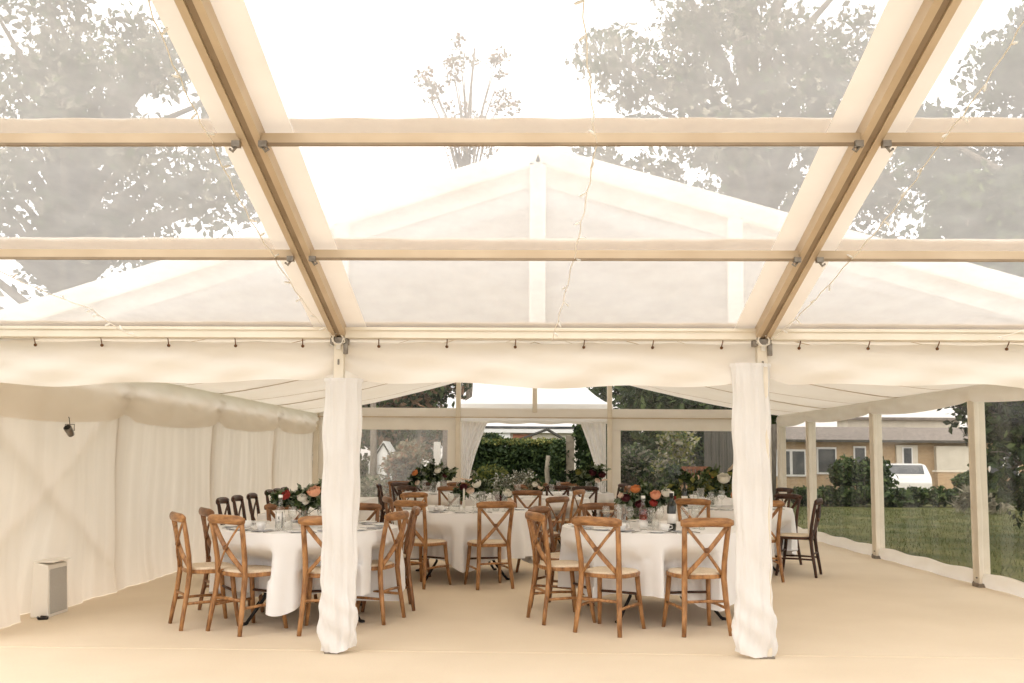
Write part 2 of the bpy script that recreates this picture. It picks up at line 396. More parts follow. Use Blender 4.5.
# front gable: uprights, film
for k,(x,nm) in enumerate(((-1.42+XC,'left'),(XC,'middle'),(1.42+XC,'right'))):
    h=tz(x)-.1
    o=MB().box((0,0,(2.24+h)/2),(.115 if k==1 else .1,.07,h-2.24)).build('pillar',M['pvc'],None,(x,G0+.0,0))
    structure(o,'white %s upright of front gable seen through clear roof'%nm,'gable upright')
o=MB().box((XC,G0,2.235),(2*HW,.08,.09)).build('beam',M['band']); structure(o,'white tie bar at foot of front gable','tie bar')
def gable_film(y,z0,mat,label,name,slack=.02,under=.09):
    o=MB()
    xa,xb=XC-HW+.1,XC+HS[1]-.1
    def fn(u,v):
        x=xa+(xb-xa)*u; zt=max(tz(x)-under,z0+.01); z=z0+(zt-z0)*v
        return (x,y+slack*math.sin(9*u+3*v)*math.sin(7*v+u*14),z)
    o.grid(fn,60,12)
    structure(o.build(name,mat),label,'gable panel')
gable_film(G0+.05,2.28,M['gable_film'],'milky film filling the front gable of dining tent','wall_front')
# white band under rake on film (sewn hem)
for s in (-1,1):
    o=MB()
    o.grid(lambda u,v:(XC+s*HS[s]*u,G0+.03,tz(XC+s*HS[s]*u)-.08-.16*v),20,1)
    structure(o.build('trim_2' if s<0 else 'trim_3',M['pvc']),'white hem band along the front gable, %s side'%('left' if s<0 else 'right'),'hem band')
# ---------- ceiling lining (swagged between the tent frames)
LAP=3.22; LSL=.29
def lin(x):
    t=min(1,abs(x-XC)/(4.2 if x<XC else 4.68)); return 2.165+(LAP-2.165)*(1-t)**1.25
def ceil_fn(s):
    def fn(u,v):
        y=G0+.1+(G1-.06-G0-.1)*v; x=XC+s*(4.2 if s<0 else (xr(y)-XC+.03))*u
        ph=(y-6.6)/2.8; sag=.07*math.sin(PI*(ph%1.0))**1.0
        rip=.012*math.sin(x*5+math.sin(y*3)*1.4)*math.sin(PI*(ph%1))
        return (x,y,lin(x)-sag*(.35+.65*math.sin(PI*u))*(1-u**4)+rip*(1-u))
    return fn
for s,n in ((-1,'left'),(1,'right')):
    o=MB().grid(ceil_fn(s),40,96)
    q=structure(o.build('ceiling',M['lining']),'ivory swagged ceiling lining, %s slope'%n,'ceiling lining')
    fn=ceil_fn(s)
    t=MB()
    for k in range(1,4):
        v=(k*2.8+6.6-G0-.1)/(G1-.06-G0-.1)
        t.tube([Vector(fn(i/24,v))-Vector((0,0,.006)) for i in range(25)],.006,5)
    t.build('seam',M['alu'],q)
    t=MB(); 
    for k in range(0,4):
        v=(k*2.8+8.0-G0-.1)/(G1-.06-G0-.1)
        if v<1: t.tube([Vector(fn(i/24,v))-Vector((0,0,.003)) for i in range(25)],.0025,4)
    t.build('stitch_line',M['alu'],q)
# ---------- left wall: pleated lining, top swag, braces behind
def wallx(y,z):
    pl=.010*math.sin(y*26+math.sin(y*5))+.012*math.sin(y*9.1+z*.7)
    seam=.03*math.exp(-((y-9.3)/.05)**2)+.03*math.exp(-((y-12.1)/.05)**2)+.03*math.exp(-((y-15)/.05)**2)
    flare=.05*max(0,1-z/.35)**2*(.6+.4*math.sin(y*7))-.16*math.exp(-((y-7.95)/.32)**4)*max(0,1-z/1.1)
    return XL+pl*(.4+.6*min(1,abs(1.9-z)))+flare-seam*.7+.02*math.sin(y*2.2+z*2.4)*math.sin(PI*z/1.95)
o=MB().grid(lambda u,v:(wallx(6.5+11.15*u,.005+1.98*v),6.5+11.15*u,.005+1.98*v),520,26)
structure(o.build('wall_left',M['wall_lining']),'ivory pleated fabric lining the left side of the tent','fabric wall')
def swagL(u,v):
    y=6.5+11.15*u
    nodes=[6.5,9.3,12.1,15.0,17.65]
    i=max(k for k in range(4) if nodes[k]<=y+1e-6); f=(y-nodes[i])/(nodes[i+1]-nodes[i])
    zb=1.67+.012*(y-7)+.0-.05*math.sin(PI*f)+.09*math.exp(-(min(f,1-f)/.06)**2)*.6
    zt=2.16
    z=zt+(zb-zt)*v
    x=XL+.03+.075*math.sin(PI*min(1,v*1.02))*(.5+.5*math.sin(PI*f))+.022*math.sin(14*f+6*v)*math.sin(PI*v)+.016*math.sin(23*f-9*v)*math.sin(PI*v)+.02*math.sin(9*f*(1-.5*v)+4*v)*math.sin(PI*v)+.02*math.exp(-(min(f,1-f)/.05)**2)*math.sin(20*v)
    return (x,y,z)
o=MB().grid(swagL,220,14); structure(o.build('trim_4',M['lining']),'ivory swag along the top of the left fabric wall','fabric swag')
def brace(a,b,label):
    o=MB().tube([a,b],.022,8); structure(o.build('beam',M['alu_pale']),label,'brace')
brace((XL-.10,6.6,.25),(XL-.10,9.25,1.85),'diagonal brace behind left fabric wall, rising away')
brace((XL-.10,6.8,1.75),(XL-.10,9.2,.3),'diagonal brace behind left fabric wall, falling away')
for i,y in enumerate((9.3,12.1,15.0,17.62)):
    o=MB().box((0,0,1.08),(.06,.06,2.16)).build('pillar',M['alu_pale'],None,(XL-.09,y,0)); structure(o,'tent leg behind left fabric wall, %s from the front'%['first','second','third','fourth'][i],'tent leg')
# ---------- right wall: legs, clear windows, skirt, valance
RY=[7.44,10.27,13.10,15.93,17.66]
for i,y in enumerate(RY):
    x=xr(y)
    o=MB(); o.box((.0,0,1.07),(.13,.10,2.14)); o.box((-.055,-.062,1.02),(.03,.03,2.0)); o.box((-.055,.062,1.02),(.03,.03,2.0))
    q=o.build('pillar',M['alu_pale'],None,(x+.04,y,0),bevel=.006)
    structure(q,'pale leg of the right window wall, %s from the front'%['first','second','third','fourth','fifth'][i],'tent leg')
    t=MB().box((-.0,-.01,.02),(.17,.15,.04)); t.tube([(-.075,-.03,.09),(-.075,-.03,.1),(-.085,-.03,.1)],.008,6); t.tube([(-.08,.03,.05),(-.09,.03,.05)],.008,6); t.build('foot_plate',M['steel'],q)
for i in range(4):
    ya,yb=RY[i]+.06,RY[i+1]-.06
    n=str(i+1)
    def fn(u,v):
        y=ya+(yb-ya)*u; z=.11+1.93*v
        return (xr(y)+.03+.012*math.sin(5*u+3*v)*math.sin(PI*u)+.008*math.sin(11*v+4*u)*math.sin(PI*v),y,z)
    q=structure(MB().grid(fn,24,18).build('window_'+n,M['window_film']),'clear film window of right wall, %s bay from the front'%['first','second','third','fourth'][i],'clear window')
    t=MB()
    t.grid(lambda u,v:(xr(ya+(yb-ya)*u)+.03-.045*math.sin(PI*v)*(.75+.25*math.sin(u*24)),ya+(yb-ya)*u,.0+.16*v+.01*math.sin(u*17)),40,6)
    t.build('skirt',M['valance'],q)
def valR(u,v):
    y=7.0+10.6*u; nodes=[4.6]+RY
    i=max(k for k in range(len(nodes)-1) if nodes[k]<=y); f=(y-nodes[i])/(nodes[i+1]-nodes[i])
    zb=1.985-.05*math.sin(PI*f)+.02*math.exp(-(min(f,1-f)/.03)**2); zt=2.155
    z=zt+(zb-zt)*v
    x=xr(y)-.05-.06*math.sin(PI*v)*(.5+.5*math.sin(PI*f))-.012*math.sin(22*f+5*v)*math.sin(PI*v)+.015*math.exp(-(min(f,1-f)/.02)**2)
    return (x,y,z)
o=MB().grid(valR,220,12); structure(o.build('trim_5',M['valance']),'ivory valance along the top of the right window wall','valance')
o=MB(); o.bar((xr(7)+.05,7.0,2.15),(xr(17.6)+.05,17.6,2.15),.1,.08); structure(o.build('beam',M['alu_pale']),'eave bar above the right window wall','eave bar')
# ---------- back gable wall
GY=G1
def bpost(x,z0,z1,w,label):
    o=MB().box((0,0,(z0+z1)/2),(w,.09,z1-z0)).build('pillar',M['alu_pale'],None,(x,GY-.03,0),bevel=.005); structure(o,label,'gable post'); return o
bpost(-1.40,0,tz(-1.40)-.1,.09,'left post of the back gable beside the garden door')
bpost(XC+.02,2.2,tz(XC)-.1,.09,'short middle post in the back gable above the garden door')
bpost(1.47,0,tz(1.47)-.1,.09,'right post of the back gable beside the garden door')
bpost(-4.1,0,2.2,.1,'left corner post of the back gable'); 
o=MB(); o.box((.2,GY-.02,2.195),(8.6,.07,.16)); q=o.build('beam',M['valance']); structure(q,'cream cross beam of the back gable','cross beam')
o=MB(); o.box((.2,GY-.075,2.10),(8.6,.016,.02)); o.build('cable',M['alu'],q)
gable_film(GY+.02,2.27,M['gable_clear'],'clear film triangle of the back gable','wall_back',.01,.05)
# fabric header under beam + windows
def backwin(n,x0,x1,z0,z1,mat,label,hdr=2.12,edge=.165):
    o=MB().grid(lambda u,v:(x0+(x1-x0)*u,GY+.03+.012*math.sin(7*u+5*v)*math.sin(PI*u),z0+(z1-z0)*v),16,10)
    q=structure(o.build('window_%d'%n,mat),label,'clear window')
    t=MB()
    t.box(((x0+x1)/2,GY-.005,(z1+hdr)/2),(x1-x0+2*edge,.02,hdr-z1))
    for a,b in ((x0-edge,x0),(x1,x1+edge)): t.box(((a+b)/2,GY-.005,(z0+z1)/2),(b-a,.02,z1-z0))
    t.box(((x0+x1)/2,GY-.005,z0/2),(x1-x0+2*edge,.02,z0))
    t.build('window_border',M['pelmet'],q,bevel=.004)
backwin(5,-3.95,-1.60,.2,1.86,M['window_milky'],'scuffed clear window in back wall, left of the garden door')
backwin(6,1.68,4.35,.2,1.87,M['gable_clear'],'clear window in back wall, right of the garden door')
o=MB().grid(lambda u,v:(-1.36+2.8*u,GY-.01+.02*math.sin(PI*v),2.12-(.12+.025*math.sin(u*13)**2)*v),40,5)
structure(o.build('trim_6',M['pelmet']),'cream scalloped pelmet above the garden door','pelmet')

# ------------------------------------------------------------------ cloths hung at the front
def valance(i,x0,x1,label):
    n=rnd.random()*9
    o=MB()
    def fn(u,v):
        x=x0+(x1-x0)*u; e=min(u,1-u)
        zb=1.865+.018*math.sin(6*u+n)+.012*math.sin(17*u+2*n)+.07*math.exp(-(e/.04)**2)
        zt=EZ-.005-.012*math.sin(PI*((u*5)%1))
        z=zt+(zb-zt)*v
        d=.02+.035*math.sin(PI*v*.8)*(.6+.4*math.sin(9*u+n+3*v))+.018*math.sin(26*u+7*v+n)*v+.012*math.sin(15*u-9*v+n)*math.sin(PI*v)
        return (x,YP+.06-d*.9,z)
    o.grid(fn,120,14)
    q=o.build('valance',M['valance']); tag(q,label,'valance','cream valances hung from the eave bar')
    for k in range(1,7 if i==1 else 7):
        u=(k-.5)/6; x=x0+(x1-x0)*u
        t=MB(); t.lathe([(.004,-.004),(.011,-.004),(.011,.004),(.004,.004)],10)
        for v in range(len(t.v)): a=t.v[v]; t.v[v]=(x+a[0],YP+.022+a[2],EZ-.042+a[1])
        t.tube([(x,YP+.02,EZ-.035),(x+.004,YP-.005,EZ-.0),(x,YP-.02,EZ+.03)],.004,5)
        t.build('toggle',M['binding'],q)
valance(0,PX[0]+.05,PX[1]-.03,'cream cloth valance hung from the eave bar, left of the left post')
valance(1,PX[1]+.03,PX[2]-.03,'cream cloth valance hung from the eave bar between the two posts')
valance(2,PX[2]+.03,PX[3]-.05,'cream cloth valance hung from the eave bar, right of the right post')
def drape(x,side,ztop,label):
    """gathered white cloth wrapped round a leg; side: where the loose edge hangs (+1 right, -1 left)"""
    n=72; rows=60; o=MB()
    def fn(u,v):
        a=2*PI*u; z=ztop*(1-v)
        bulge=math.exp(-((z-.22)/.2)**2); low=max(0,1-z/.5)
        w=.118+.012*math.sin(3*v+1)+.018*bulge+.01*low; d=.058+.02*bulge
        ox=.03 if side>0 else -.076; 
        pl=1+.10*math.sin(9*a+4*v+side)+.07*math.sin(17*a-9*v)+.05*math.sin(5*a+14*v)
        rip=.012*math.sin(z*34+a*3)*max(0,1-z/.75)+.006*math.sin(z*13+a*2)
        px=math.cos(a)*(w+rip)*(1+.35*(pl-1)); py=math.sin(a)*(d*pl+rip)
        zz=z+(.012+.03*max(0,side*math.cos(a))*low if z<.3 else 0)
        sl=-.02*side*low*math.cos(a-1)
        return (x+ox+px+sl,YP+py,zz)
    o.grid(fn,n,rows,wrap=True)
    o.grid(lambda u,v:(lambda p:(x+(.03 if side>0 else -.076)+(p[0]-x-(.03 if side>0 else -.076))*(1-v*.75),YP+(p[1]-YP)*(1-v*.75),p[2]+.004*v))(fn(u,0)),n,2,wrap=True)
    q=o.build('curtain',M['drape']); tag(q,label,'curtain','white drapes on the front posts')
    t=MB().grid(lambda u,v:(lambda p:(x+(.03 if side>0 else -.076)+(p[0]-x-(.03 if side>0 else -.076))*1.05,YP+(p[1]-YP)*1.06,ztop-.025+.022*v))(fn(u,.01)),n,1,wrap=True)
    t.build('tie_band',M['drape'],q)
drape(PX[1],1,1.90,'gathered white drape wrapped around the left front post')
drape(PX[2],-1,2.02,'gathered white drape wrapped around the right front post')
# door curtains tied back
def door_curtain(xo,s,label):
    o=MB(); zt=1.99; ztie=.95
    def fn(u,v):
        z=zt*(1-v)+.02
        if z>ztie: f=(z-ztie)/(zt-ztie); w=.16+.32*f**1.25
        else: w=.15+.05*(1-z/ztie)
        return (xo+s*w*u, GY-.09+.03*math.sin(u*26+1.5*math.sin(v*4))*(.6+.4*(w/.5)), z)
    o.grid(fn,60,40); q=o.build('curtain',M['drape']); tag(q,label,'curtain','tied back door curtains')
    t=MB().tube([(xo-s*.02,GY-.14,.95),(xo+s*.17,GY-.14,.92),(xo+s*.19,GY-.07,.94)],.015,8); t.build('tie_band',M['petal_blush'],q)
door_curtain(-1.33,1,'white lace curtain tied back at the left of the garden door')
door_curtain(1.40,-1,'white lace curtain tied back at the right of the garden door')

# ------------------------------------------------------------------ fairy lights
def strand(pts,nb,label,sag=.05):
    o=MB(); P=[]
    for i in range(len(pts)-1):
        a,b=Vector(pts[i]),Vector(pts[i+1])
        for k in range(12):
            f=k/12; p=a.lerp(b,f); p.z-=sag*4*f*(1-f); p.x+=.006*math.sin(k*2.3+i); P.append(p)
    P.append(Vector(pts[-1])); o.tube(P,.003,5)
    q=o.build('fairy_light_string',M['cord']); tag(q,label,'fairy lights','fairy light strings under the clear roof')
    for i in range(nb):
        p=P[int((i+.5)/nb*(len(P)-1))]; d=Vector((rnd.uniform(-1,1),rnd.uniform(-.3,.3),rnd.uniform(-.8,.5))).normalized()
        t=MB().tube([p,p+d*.018,p+d*.034,p+d*.042],[.004,.0065,.006,.001],7); t.build('bulb',M['bulb'],q)
def rp(x,y,d=.0): return (x,y,roofz(y)-d)
strand([(.18,3.42,roofz(3.42)-.0),(.30,4.35,roofz(4.35)-.02),(.24,5.40,roofz(5.4)-.02),(.13,6.46,EZ-.02)],14,'pale fairy light string hanging down the middle roof bay',.03)
strand([(-1.52,3.42,roofz(3.42)),(-1.55,4.33,roofz(4.33)-.02),(-1.53,5.38,roofz(5.38)-.02),(-1.40,6.47,EZ+.01)],14,'fairy light string running down beside the left rafter',.03)
strand([(-3.35,5.38,roofz(5.38)-.02),(-2.9,6.0,roofz(6.0)-.04),(-2.80,6.47,EZ+.01)],9,'short fairy light string at the left edge of the left roof bay',.02)
strand([(1.95,3.5,roofz(3.5)),(1.93,4.34,roofz(4.34)-.02),(1.86,5.38,roofz(5.38)-.02),(1.66,6.46,EZ+.01)],14,'fairy light string running down beside the right rafter',.03)
strand([(3.9,5.38,roofz(5.38)-.02),(3.5,6.0,roofz(6.0)-.02),(3.15,6.47,EZ+.01)],7,'short fairy light string at the right edge of the right roof bay',.02)
def knot(x,label):
    o=MB(); P=[]
    for i in range(40):
        a=i*.75; P.append((x+.045*math.cos(a)+.01*math.sin(i*1.7),YP-.06+.02*math.sin(a*1.3),EZ+.0+.04*math.sin(a)))
    o.tube(P,.0045,5); q=o.build('cable_coil',M['cord']); tag(q,label,'cable')
    t=MB().box((x+.0,YP-.055,EZ-.05),(.028,.02,.045)); t.build('plug',M['bulb'],q,bevel=.004)
knot(PX[1],'pale coil of fairy light cable at the top of left post')
knot(PX[2],'pale coil of fairy light cable at the top of right post')

# ------------------------------------------------------------------ cross-back chairs
def chair_proto(wm,sm,rm,name='cross_back_chair'):
    t=thing(name,'x','chair')
    # rear legs run up as the back posts
    for s in (-1,1):
        b=MB().tube([(s*.190,-.235,0),(s*.182,-.222,.1),(s*.168,-.195,.27),(s*.160,-.178,.43),(s*.163,-.188,.56),(s*.172,-.215,.72),(s*.180,-.243,.85)],[.016,.018,.020,.0215,.020,.019,.018],10,flat=1.1)
        b.build('leg',wm,t)
    for s in (-1,1):
        b=MB().tube([(s*.165,.150,.44),(s*.172,.168,.28),(s*.186,.195,.1),(s*.196,.212,0)],[.021,.0195,.0175,.0155],10); b.build('leg',wm,t)
    # top rail, bowed backwards with rounded ends
    P=[]; R=[]
    for i in range(17):
        u=-1+i/8; P.append((u*.214,-.243-.032*(1-u*u),.858+.008*(1-u*u))); R.append(.036*(.60 if abs(u)>.99 else (.86 if abs(u)>.86 else 1)))
    MB().tube(P,R,12,flat=.58,up=(0,0,1)).build('top_rail',rm,t)
    # crossed slats
    for s in (-1,1):
        P=[]
        for i in range(13):
            f=i/12; P.append((s*(.168-.315*f),-.236-.03*math.sin(PI*f)+.058*f+(-.007*s),.835-.375*f))
        MB().tube(P,.019,8,flat=.42,up=(s*.7,0,.7)).build('cross_slat',wm,t)
    MB().tube([(.018,-.240,.648),(0,-.246,.650),(-.018,-.240,.648)],.02,8,flat=.7).build('cross_binding',M['binding'],t)
    # seat: rounded frame and pad
    def outl(k,n=36):
        pts=[]
        for i in range(n):
            a=2*PI*i/n; c,s_=math.cos(a),math.sin(a)
            e=.62
            x=.208*k*math.copysign(abs(c)**e,c); y=.200*k*math.copysign(abs(s_)**e,s_)
            x*=1-.10*max(0,-y/.2)+.05*max(0,y/.2)
            pts.append((x,y+.012))
        return pts
    MB().prism(outl(1),.425,.457).build('seat_frame',wm,t,bevel=.006)
    b=MB(); ks=[(.94,.457),(.93,.466),(.86,.473),(.5,.470),(.1,.468)]
    rows=[[(x,y,z) for x,y in outl(k)] for k,z in ks]; n=36
    b.add([p for r in rows for p in r],[(i*n+j,i*n+(j+1)%n,(i+1)*n+(j+1)%n,(i+1)*n+j) for i in range(4) for j in range(n)]+[tuple(4*n+j for j in range(n))],0,True)
    b.build('seat_pad',sm,t)
    # stretchers
    for s in (-1,1): MB().tube([(s*.174,-.208,.20),(s*.179,0,.205),(s*.178,.178,.20)],.0115,7).build('stretcher',wm,t)
    MB().tube([(-.174,.170,.275),(0,.165,.278),(.174,.170,.275)],.011,7).build('stretcher',M['dark'],t)
    MB().tube([(-.170,-.198,.255),(0,-.193,.258),(.170,-.198,.255)],.0115,7).build('stretcher',wm,t)
    return t
PROTO={k:chair_proto(M[k],M['seat'],M.get(k+'_rail',M[k])) for k in ('oak','oak2','dark')}
used=set()
CH=[] # placed chairs: x,y,rz,table
SN={'oak':'oak','oak2':'mid brown','dark':'dark brown'}
def chair(tab,x,y,dx,dy,st,label):
    d_=math.hypot(dx,dy); x-=.01*dx/d_; y-=.01*dy/d_
    rz=math.atan2(-dx,dy); CH.append((x,y,rz,tab))
    g='cross-back dining chairs'
    if st not in used:
        used.add(st); o=PROTO[st]; o.location=(x,y,0); o.rotation_euler=(0,0,rz); o['label']=label; o['group']=g
    else: o=dup(PROTO[st],label,g,(x,y,0),rz)
    return o
# front left table A
chair('A',-2.20,7.37,.56,.83,'oak','oak cross-back chair, back to us, near left of the front left table')
chair('A',-2.60,7.56,.84,.55,'oak','oak cross-back chair in profile, leftmost at the front left table')
chair('A',-1.58,7.37,-.10,.99,'oak','oak cross-back chair half hidden behind the left post drape')
chair('A',-2.60,8.22,.84,.54,'oak2','brown cross-back chair by the wall, behind the leftmost chair of the front left table')
chair('A',-1.36,7.86,-.95,.30,'oak','oak cross-back chair facing left, just right of the left post drape')
chair('A',-1.31,8.45,-.95,-.2,'oak2','cross-back chair mostly hidden behind the chair right of the left drape')
chair('A',-1.60,8.78,.25,-.97,'oak2','cross-back chair facing us at the far side of front left table, just right of drape')
chair('A',-2.25,8.80,.45,-.9,'oak2','cross-back chair facing us behind the glass bottle of the front left table')
# front right table C
chair('C',.63,7.50,.50,.866,'oak','oak cross-back chair with its back to us at the front right table, left of two')
chair('C',1.30,7.51,-.20,.98,'oak','oak cross-back chair with its back to us beside the right post drape')
chair('C',.27,7.94,.94,.34,'oak','oak cross-back chair in profile, leftmost at the front right table')
chair('C',.30,8.60,.85,-.45,'oak2','cross-back chair lined up behind the profile chair of the front right table')
chair('C',.77,9.22,.3,-.95,'oak2','cross-back chair facing us at the far side of the front right table')
# middle table B
chair('B',-.45,9.92,-.34,.94,'oak','oak cross-back chair with its back to us at the middle table, in full view')
chair('B',-1.13,9.95,.52,.85,'oak','oak cross-back chair with its back to us at left of the middle table')
chair('B',.11,11.15,-.77,.64,'oak2','brown cross-back chair facing left at the right of the middle table')
chair('B',-1.40,10.75,.93,.35,'oak2','brown cross-back chair at the left of the middle table, behind other chairs')
chair('B',-1.31,11.70,.7,-.7,'oak','oak cross-back chair facing us at the far left of the middle table')
# right table G
chair('G',1.96,10.92,.50,.866,'oak','oak cross-back chair left of the right drape, behind the front right table')
chair('G',2.56,10.68,-.1,.99,'oak','oak cross-back chair half hidden at the right edge of the right drape')
chair('G',3.12,11.15,-.90,.42,'dark','dark brown cross-back chair in profile by the window wall, rightmost of all')  # backlit by the windows; that shade is put into the dark wood colour
chair('G',3.16,12.20,-.78,-.62,'dark','dark brown cross-back chair behind the rightmost chair by the window wall')  # dark wood stands in for backlit shade here too
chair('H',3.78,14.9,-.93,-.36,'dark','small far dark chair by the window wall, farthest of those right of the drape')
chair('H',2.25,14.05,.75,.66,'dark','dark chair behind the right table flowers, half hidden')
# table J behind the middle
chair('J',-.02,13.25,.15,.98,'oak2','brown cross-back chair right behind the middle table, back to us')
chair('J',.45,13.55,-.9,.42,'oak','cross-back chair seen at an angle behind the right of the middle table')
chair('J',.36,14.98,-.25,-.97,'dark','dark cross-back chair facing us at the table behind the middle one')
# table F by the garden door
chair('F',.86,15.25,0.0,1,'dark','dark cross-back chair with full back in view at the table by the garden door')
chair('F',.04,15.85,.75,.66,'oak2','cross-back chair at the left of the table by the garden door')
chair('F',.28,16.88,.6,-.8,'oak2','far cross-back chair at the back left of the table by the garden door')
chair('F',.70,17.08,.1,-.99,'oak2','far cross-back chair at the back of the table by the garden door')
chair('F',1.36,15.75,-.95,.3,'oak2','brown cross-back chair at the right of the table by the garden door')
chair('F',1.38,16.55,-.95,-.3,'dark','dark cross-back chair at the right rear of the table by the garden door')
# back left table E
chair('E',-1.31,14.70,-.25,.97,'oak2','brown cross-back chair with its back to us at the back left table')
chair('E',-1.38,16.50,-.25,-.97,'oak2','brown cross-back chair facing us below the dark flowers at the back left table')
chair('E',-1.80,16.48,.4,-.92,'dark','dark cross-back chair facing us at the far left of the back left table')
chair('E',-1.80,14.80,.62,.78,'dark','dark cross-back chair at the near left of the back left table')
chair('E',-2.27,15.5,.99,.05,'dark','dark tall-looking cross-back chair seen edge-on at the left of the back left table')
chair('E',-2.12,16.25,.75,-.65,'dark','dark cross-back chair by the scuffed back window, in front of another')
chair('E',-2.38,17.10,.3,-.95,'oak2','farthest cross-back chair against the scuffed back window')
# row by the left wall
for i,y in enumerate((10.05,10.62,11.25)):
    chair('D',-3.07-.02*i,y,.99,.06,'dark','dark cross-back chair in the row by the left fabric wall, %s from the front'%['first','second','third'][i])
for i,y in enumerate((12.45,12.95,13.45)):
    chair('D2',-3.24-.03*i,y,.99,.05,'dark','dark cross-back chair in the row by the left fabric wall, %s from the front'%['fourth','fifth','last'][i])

# ------------------------------------------------------------------ tables and cloths
def chair_dent(x,y,tab):
    """how the skirt gives way to a seat pushed under it: pull (x,y) inwards until it clears the seat"""
    return None
def round_table(key,cx,cy,r,label,cl_label,rot=0.2):
    t=thing('round_table',label,'table',(cx,cy,0),rot,'round folding tables')
    MB().lathe([(0,.715),(r-.01,.715),(r,.72),(r,.738),(r-.01,.742),(0,.742)],48).build('tabletop',M['bench'],t)
    for k in range(2):
        for s in (-1,1):
            a=PI/4+k*PI/2*0; x=s*.3; y=(-1)**k*(r*.58)
            b=MB().tube([(x*.7,y*.5,.71),(x*1.0,y*.62,.45),(x*1.06,y*.72,.2),(x*1.5,y*.95,.012)],.014,8)
            b.tube([(x*1.5,y*.95,.012),(x*1.6,y*1.0,.006)],.016,8)
            b.build('leg',M['black'],t)
    MB().tube([(-.3,0,.69),(.3,0,.69)],.012,6).build('crossbar',M['black'],t)
    seats=[(c[0]-cx,c[1]-cy,c[2]) for c in CH if math.hypot(c[0]-cx,c[1]-cy)<r+.75]
    ph=rnd.random()*6; NA=192; NR=22
    b=MB()
    def top(u,v):
        a=2*PI*u; rr_=(r+.006)*v; return (rr_*math.cos(a),rr_*math.sin(a),.747)
    def skirt(u,v):
        a=2*PI*u; hem=.265-.125*abs(math.cos(2*(a-ph)))**7
        z=.747-(.747-hem)*v
        k=abs(math.cos(2*(a-ph)))**3
        sf=math.sin(17*a+ph+1.2*math.sin(3*a)); fold=(.036*(abs(sf)**.6*math.copysign(1,sf))+.014*math.sin(29*a+2*ph)+.010*math.sin(7*a))*min(1,v*1.5)
        rr_=r+.006+.016*min(1,v*8)+fold*(1-.3*k)+.035*k*v
        # push in where seats go under
        pull=0
        if seats:
            for (sx,sy,rz) in seats:
                for kk in range(14):
                    q=rr_-pull; x=q*math.cos(a)-sx; y=q*math.sin(a)-sy
                    lx=x*math.cos(-rz)-y*math.sin(-rz); ly=x*math.sin(-rz)+y*math.cos(-rz)
                    if abs(lx)<.225 and -.33<ly<.224: pull+=.03
                    else: break
        w=max(0,min(1,(.66-z)/.16)); w=w*w*(3-2*w)
        q=max(.1,rr_-pull*w)
        return (q*math.cos(a),q*math.sin(a),z-.012*(1-math.cos(min(1,v*10)*PI/2)))
    b.grid(top,NA,3,wrap=True); b.grid(skirt,NA,NR,wrap=True)
    o=b.build('tablecloth',M['cloth'],None,(cx,cy,0)); tag(o,cl_label,'tablecloth','white tablecloths')
    return t
TB={'A':(-1.92,8.04,.76),'C':(1.08,8.36,.80),'B':(-.80,10.80,.80),'G':(2.42,11.78,.80),'J':(.10,14.15,.76),'F':(.68,16.15,.72),'E':(-1.42,15.6,.78),'H':(2.75,15.0,.80)}
LB={'A':('front left',"left drape"),'C':('front right',''),'B':('middle',''),'G':('right',''),'J':('second middle',''),'F':('garden door',''),'E':('back left',''),'H':('back right','')}
TL={'A':'front left round table half behind the left drape','C':'front right round table left of the right drape','B':'middle round table between the two front tables','G':'round table behind the right drape, near the windows',
    'J':'round table behind the middle one','F':'round table nearest the garden door','E':'back left round table by the scuffed window','H':'back right round table near the window wall'}
for k,(x,y,r) in TB.items():
    round_table(k,x,y,r,'folding table under the cloth: '+TL[k].replace(' round table',' one'),'white cloth draped over the '+TL[k])
def long_table(cx,cy,w,l,rz,label,cl):
    t=thing('trestle_table',label,'table',(cx,cy,0),rz,'trestle tables')
    MB().box((0,0,.73),(w-.02,l-.02,.024)).build('tabletop',M['bench'],t,bevel=.005)
    for y in (-l*.36,l*.36):
        for x in (-w*.32,w*.32): MB().tube([(x*.9,y,.72),(x*1.05,y*1.03,0)],.015,8).build('leg',M['black'],t)
        MB().tube([(-w*.33,y*1.02,.2),(w*.33,y*1.02,.2)],.011,6).build('crossbar',M['black'],t)
    b=MB(); per=2*(w+l)
    def edge(u):
        d=u*per
        if d<w: return (-w/2+d,-l/2,0,-1)
        d-=w
        if d<l: return (w/2,-l/2+d,1,0)
        d-=l
        if d<w: return (w/2-d,l/2,0,1)
        d-=w; return (-w/2,l/2-d,-1,0)
    def fn(u,v):
        x,y,nx,ny=edge(u%1.0); f=.012+.02*(1+math.sin(u*110)+.5*math.sin(u*57))*v
        return (x+nx*f,y+ny*f,.748-.43*v)
    b.grid(fn,200,10,wrap=True); b.add([(-w/2-.012,-l/2-.012,.748),(w/2+.012,-l/2-.012,.748),(w/2+.012,l/2+.012,.748),(-w/2-.012,l/2+.012,.748)],[(0,1,2,3)])
    o=b.build('tablecloth',M['cloth'],None,(cx,cy,0),rz); tag(o,cl,'tablecloth','white tablecloths')
long_table(-2.48,10.62,.70,1.9,0,'trestle table under the first long cloth by the left wall','white cloth on the first long table by the left fabric wall')
long_table(-2.63,12.95,.70,1.8,0,'trestle table under the second long cloth by the left wall','white cloth on the second long table by the left fabric wall')

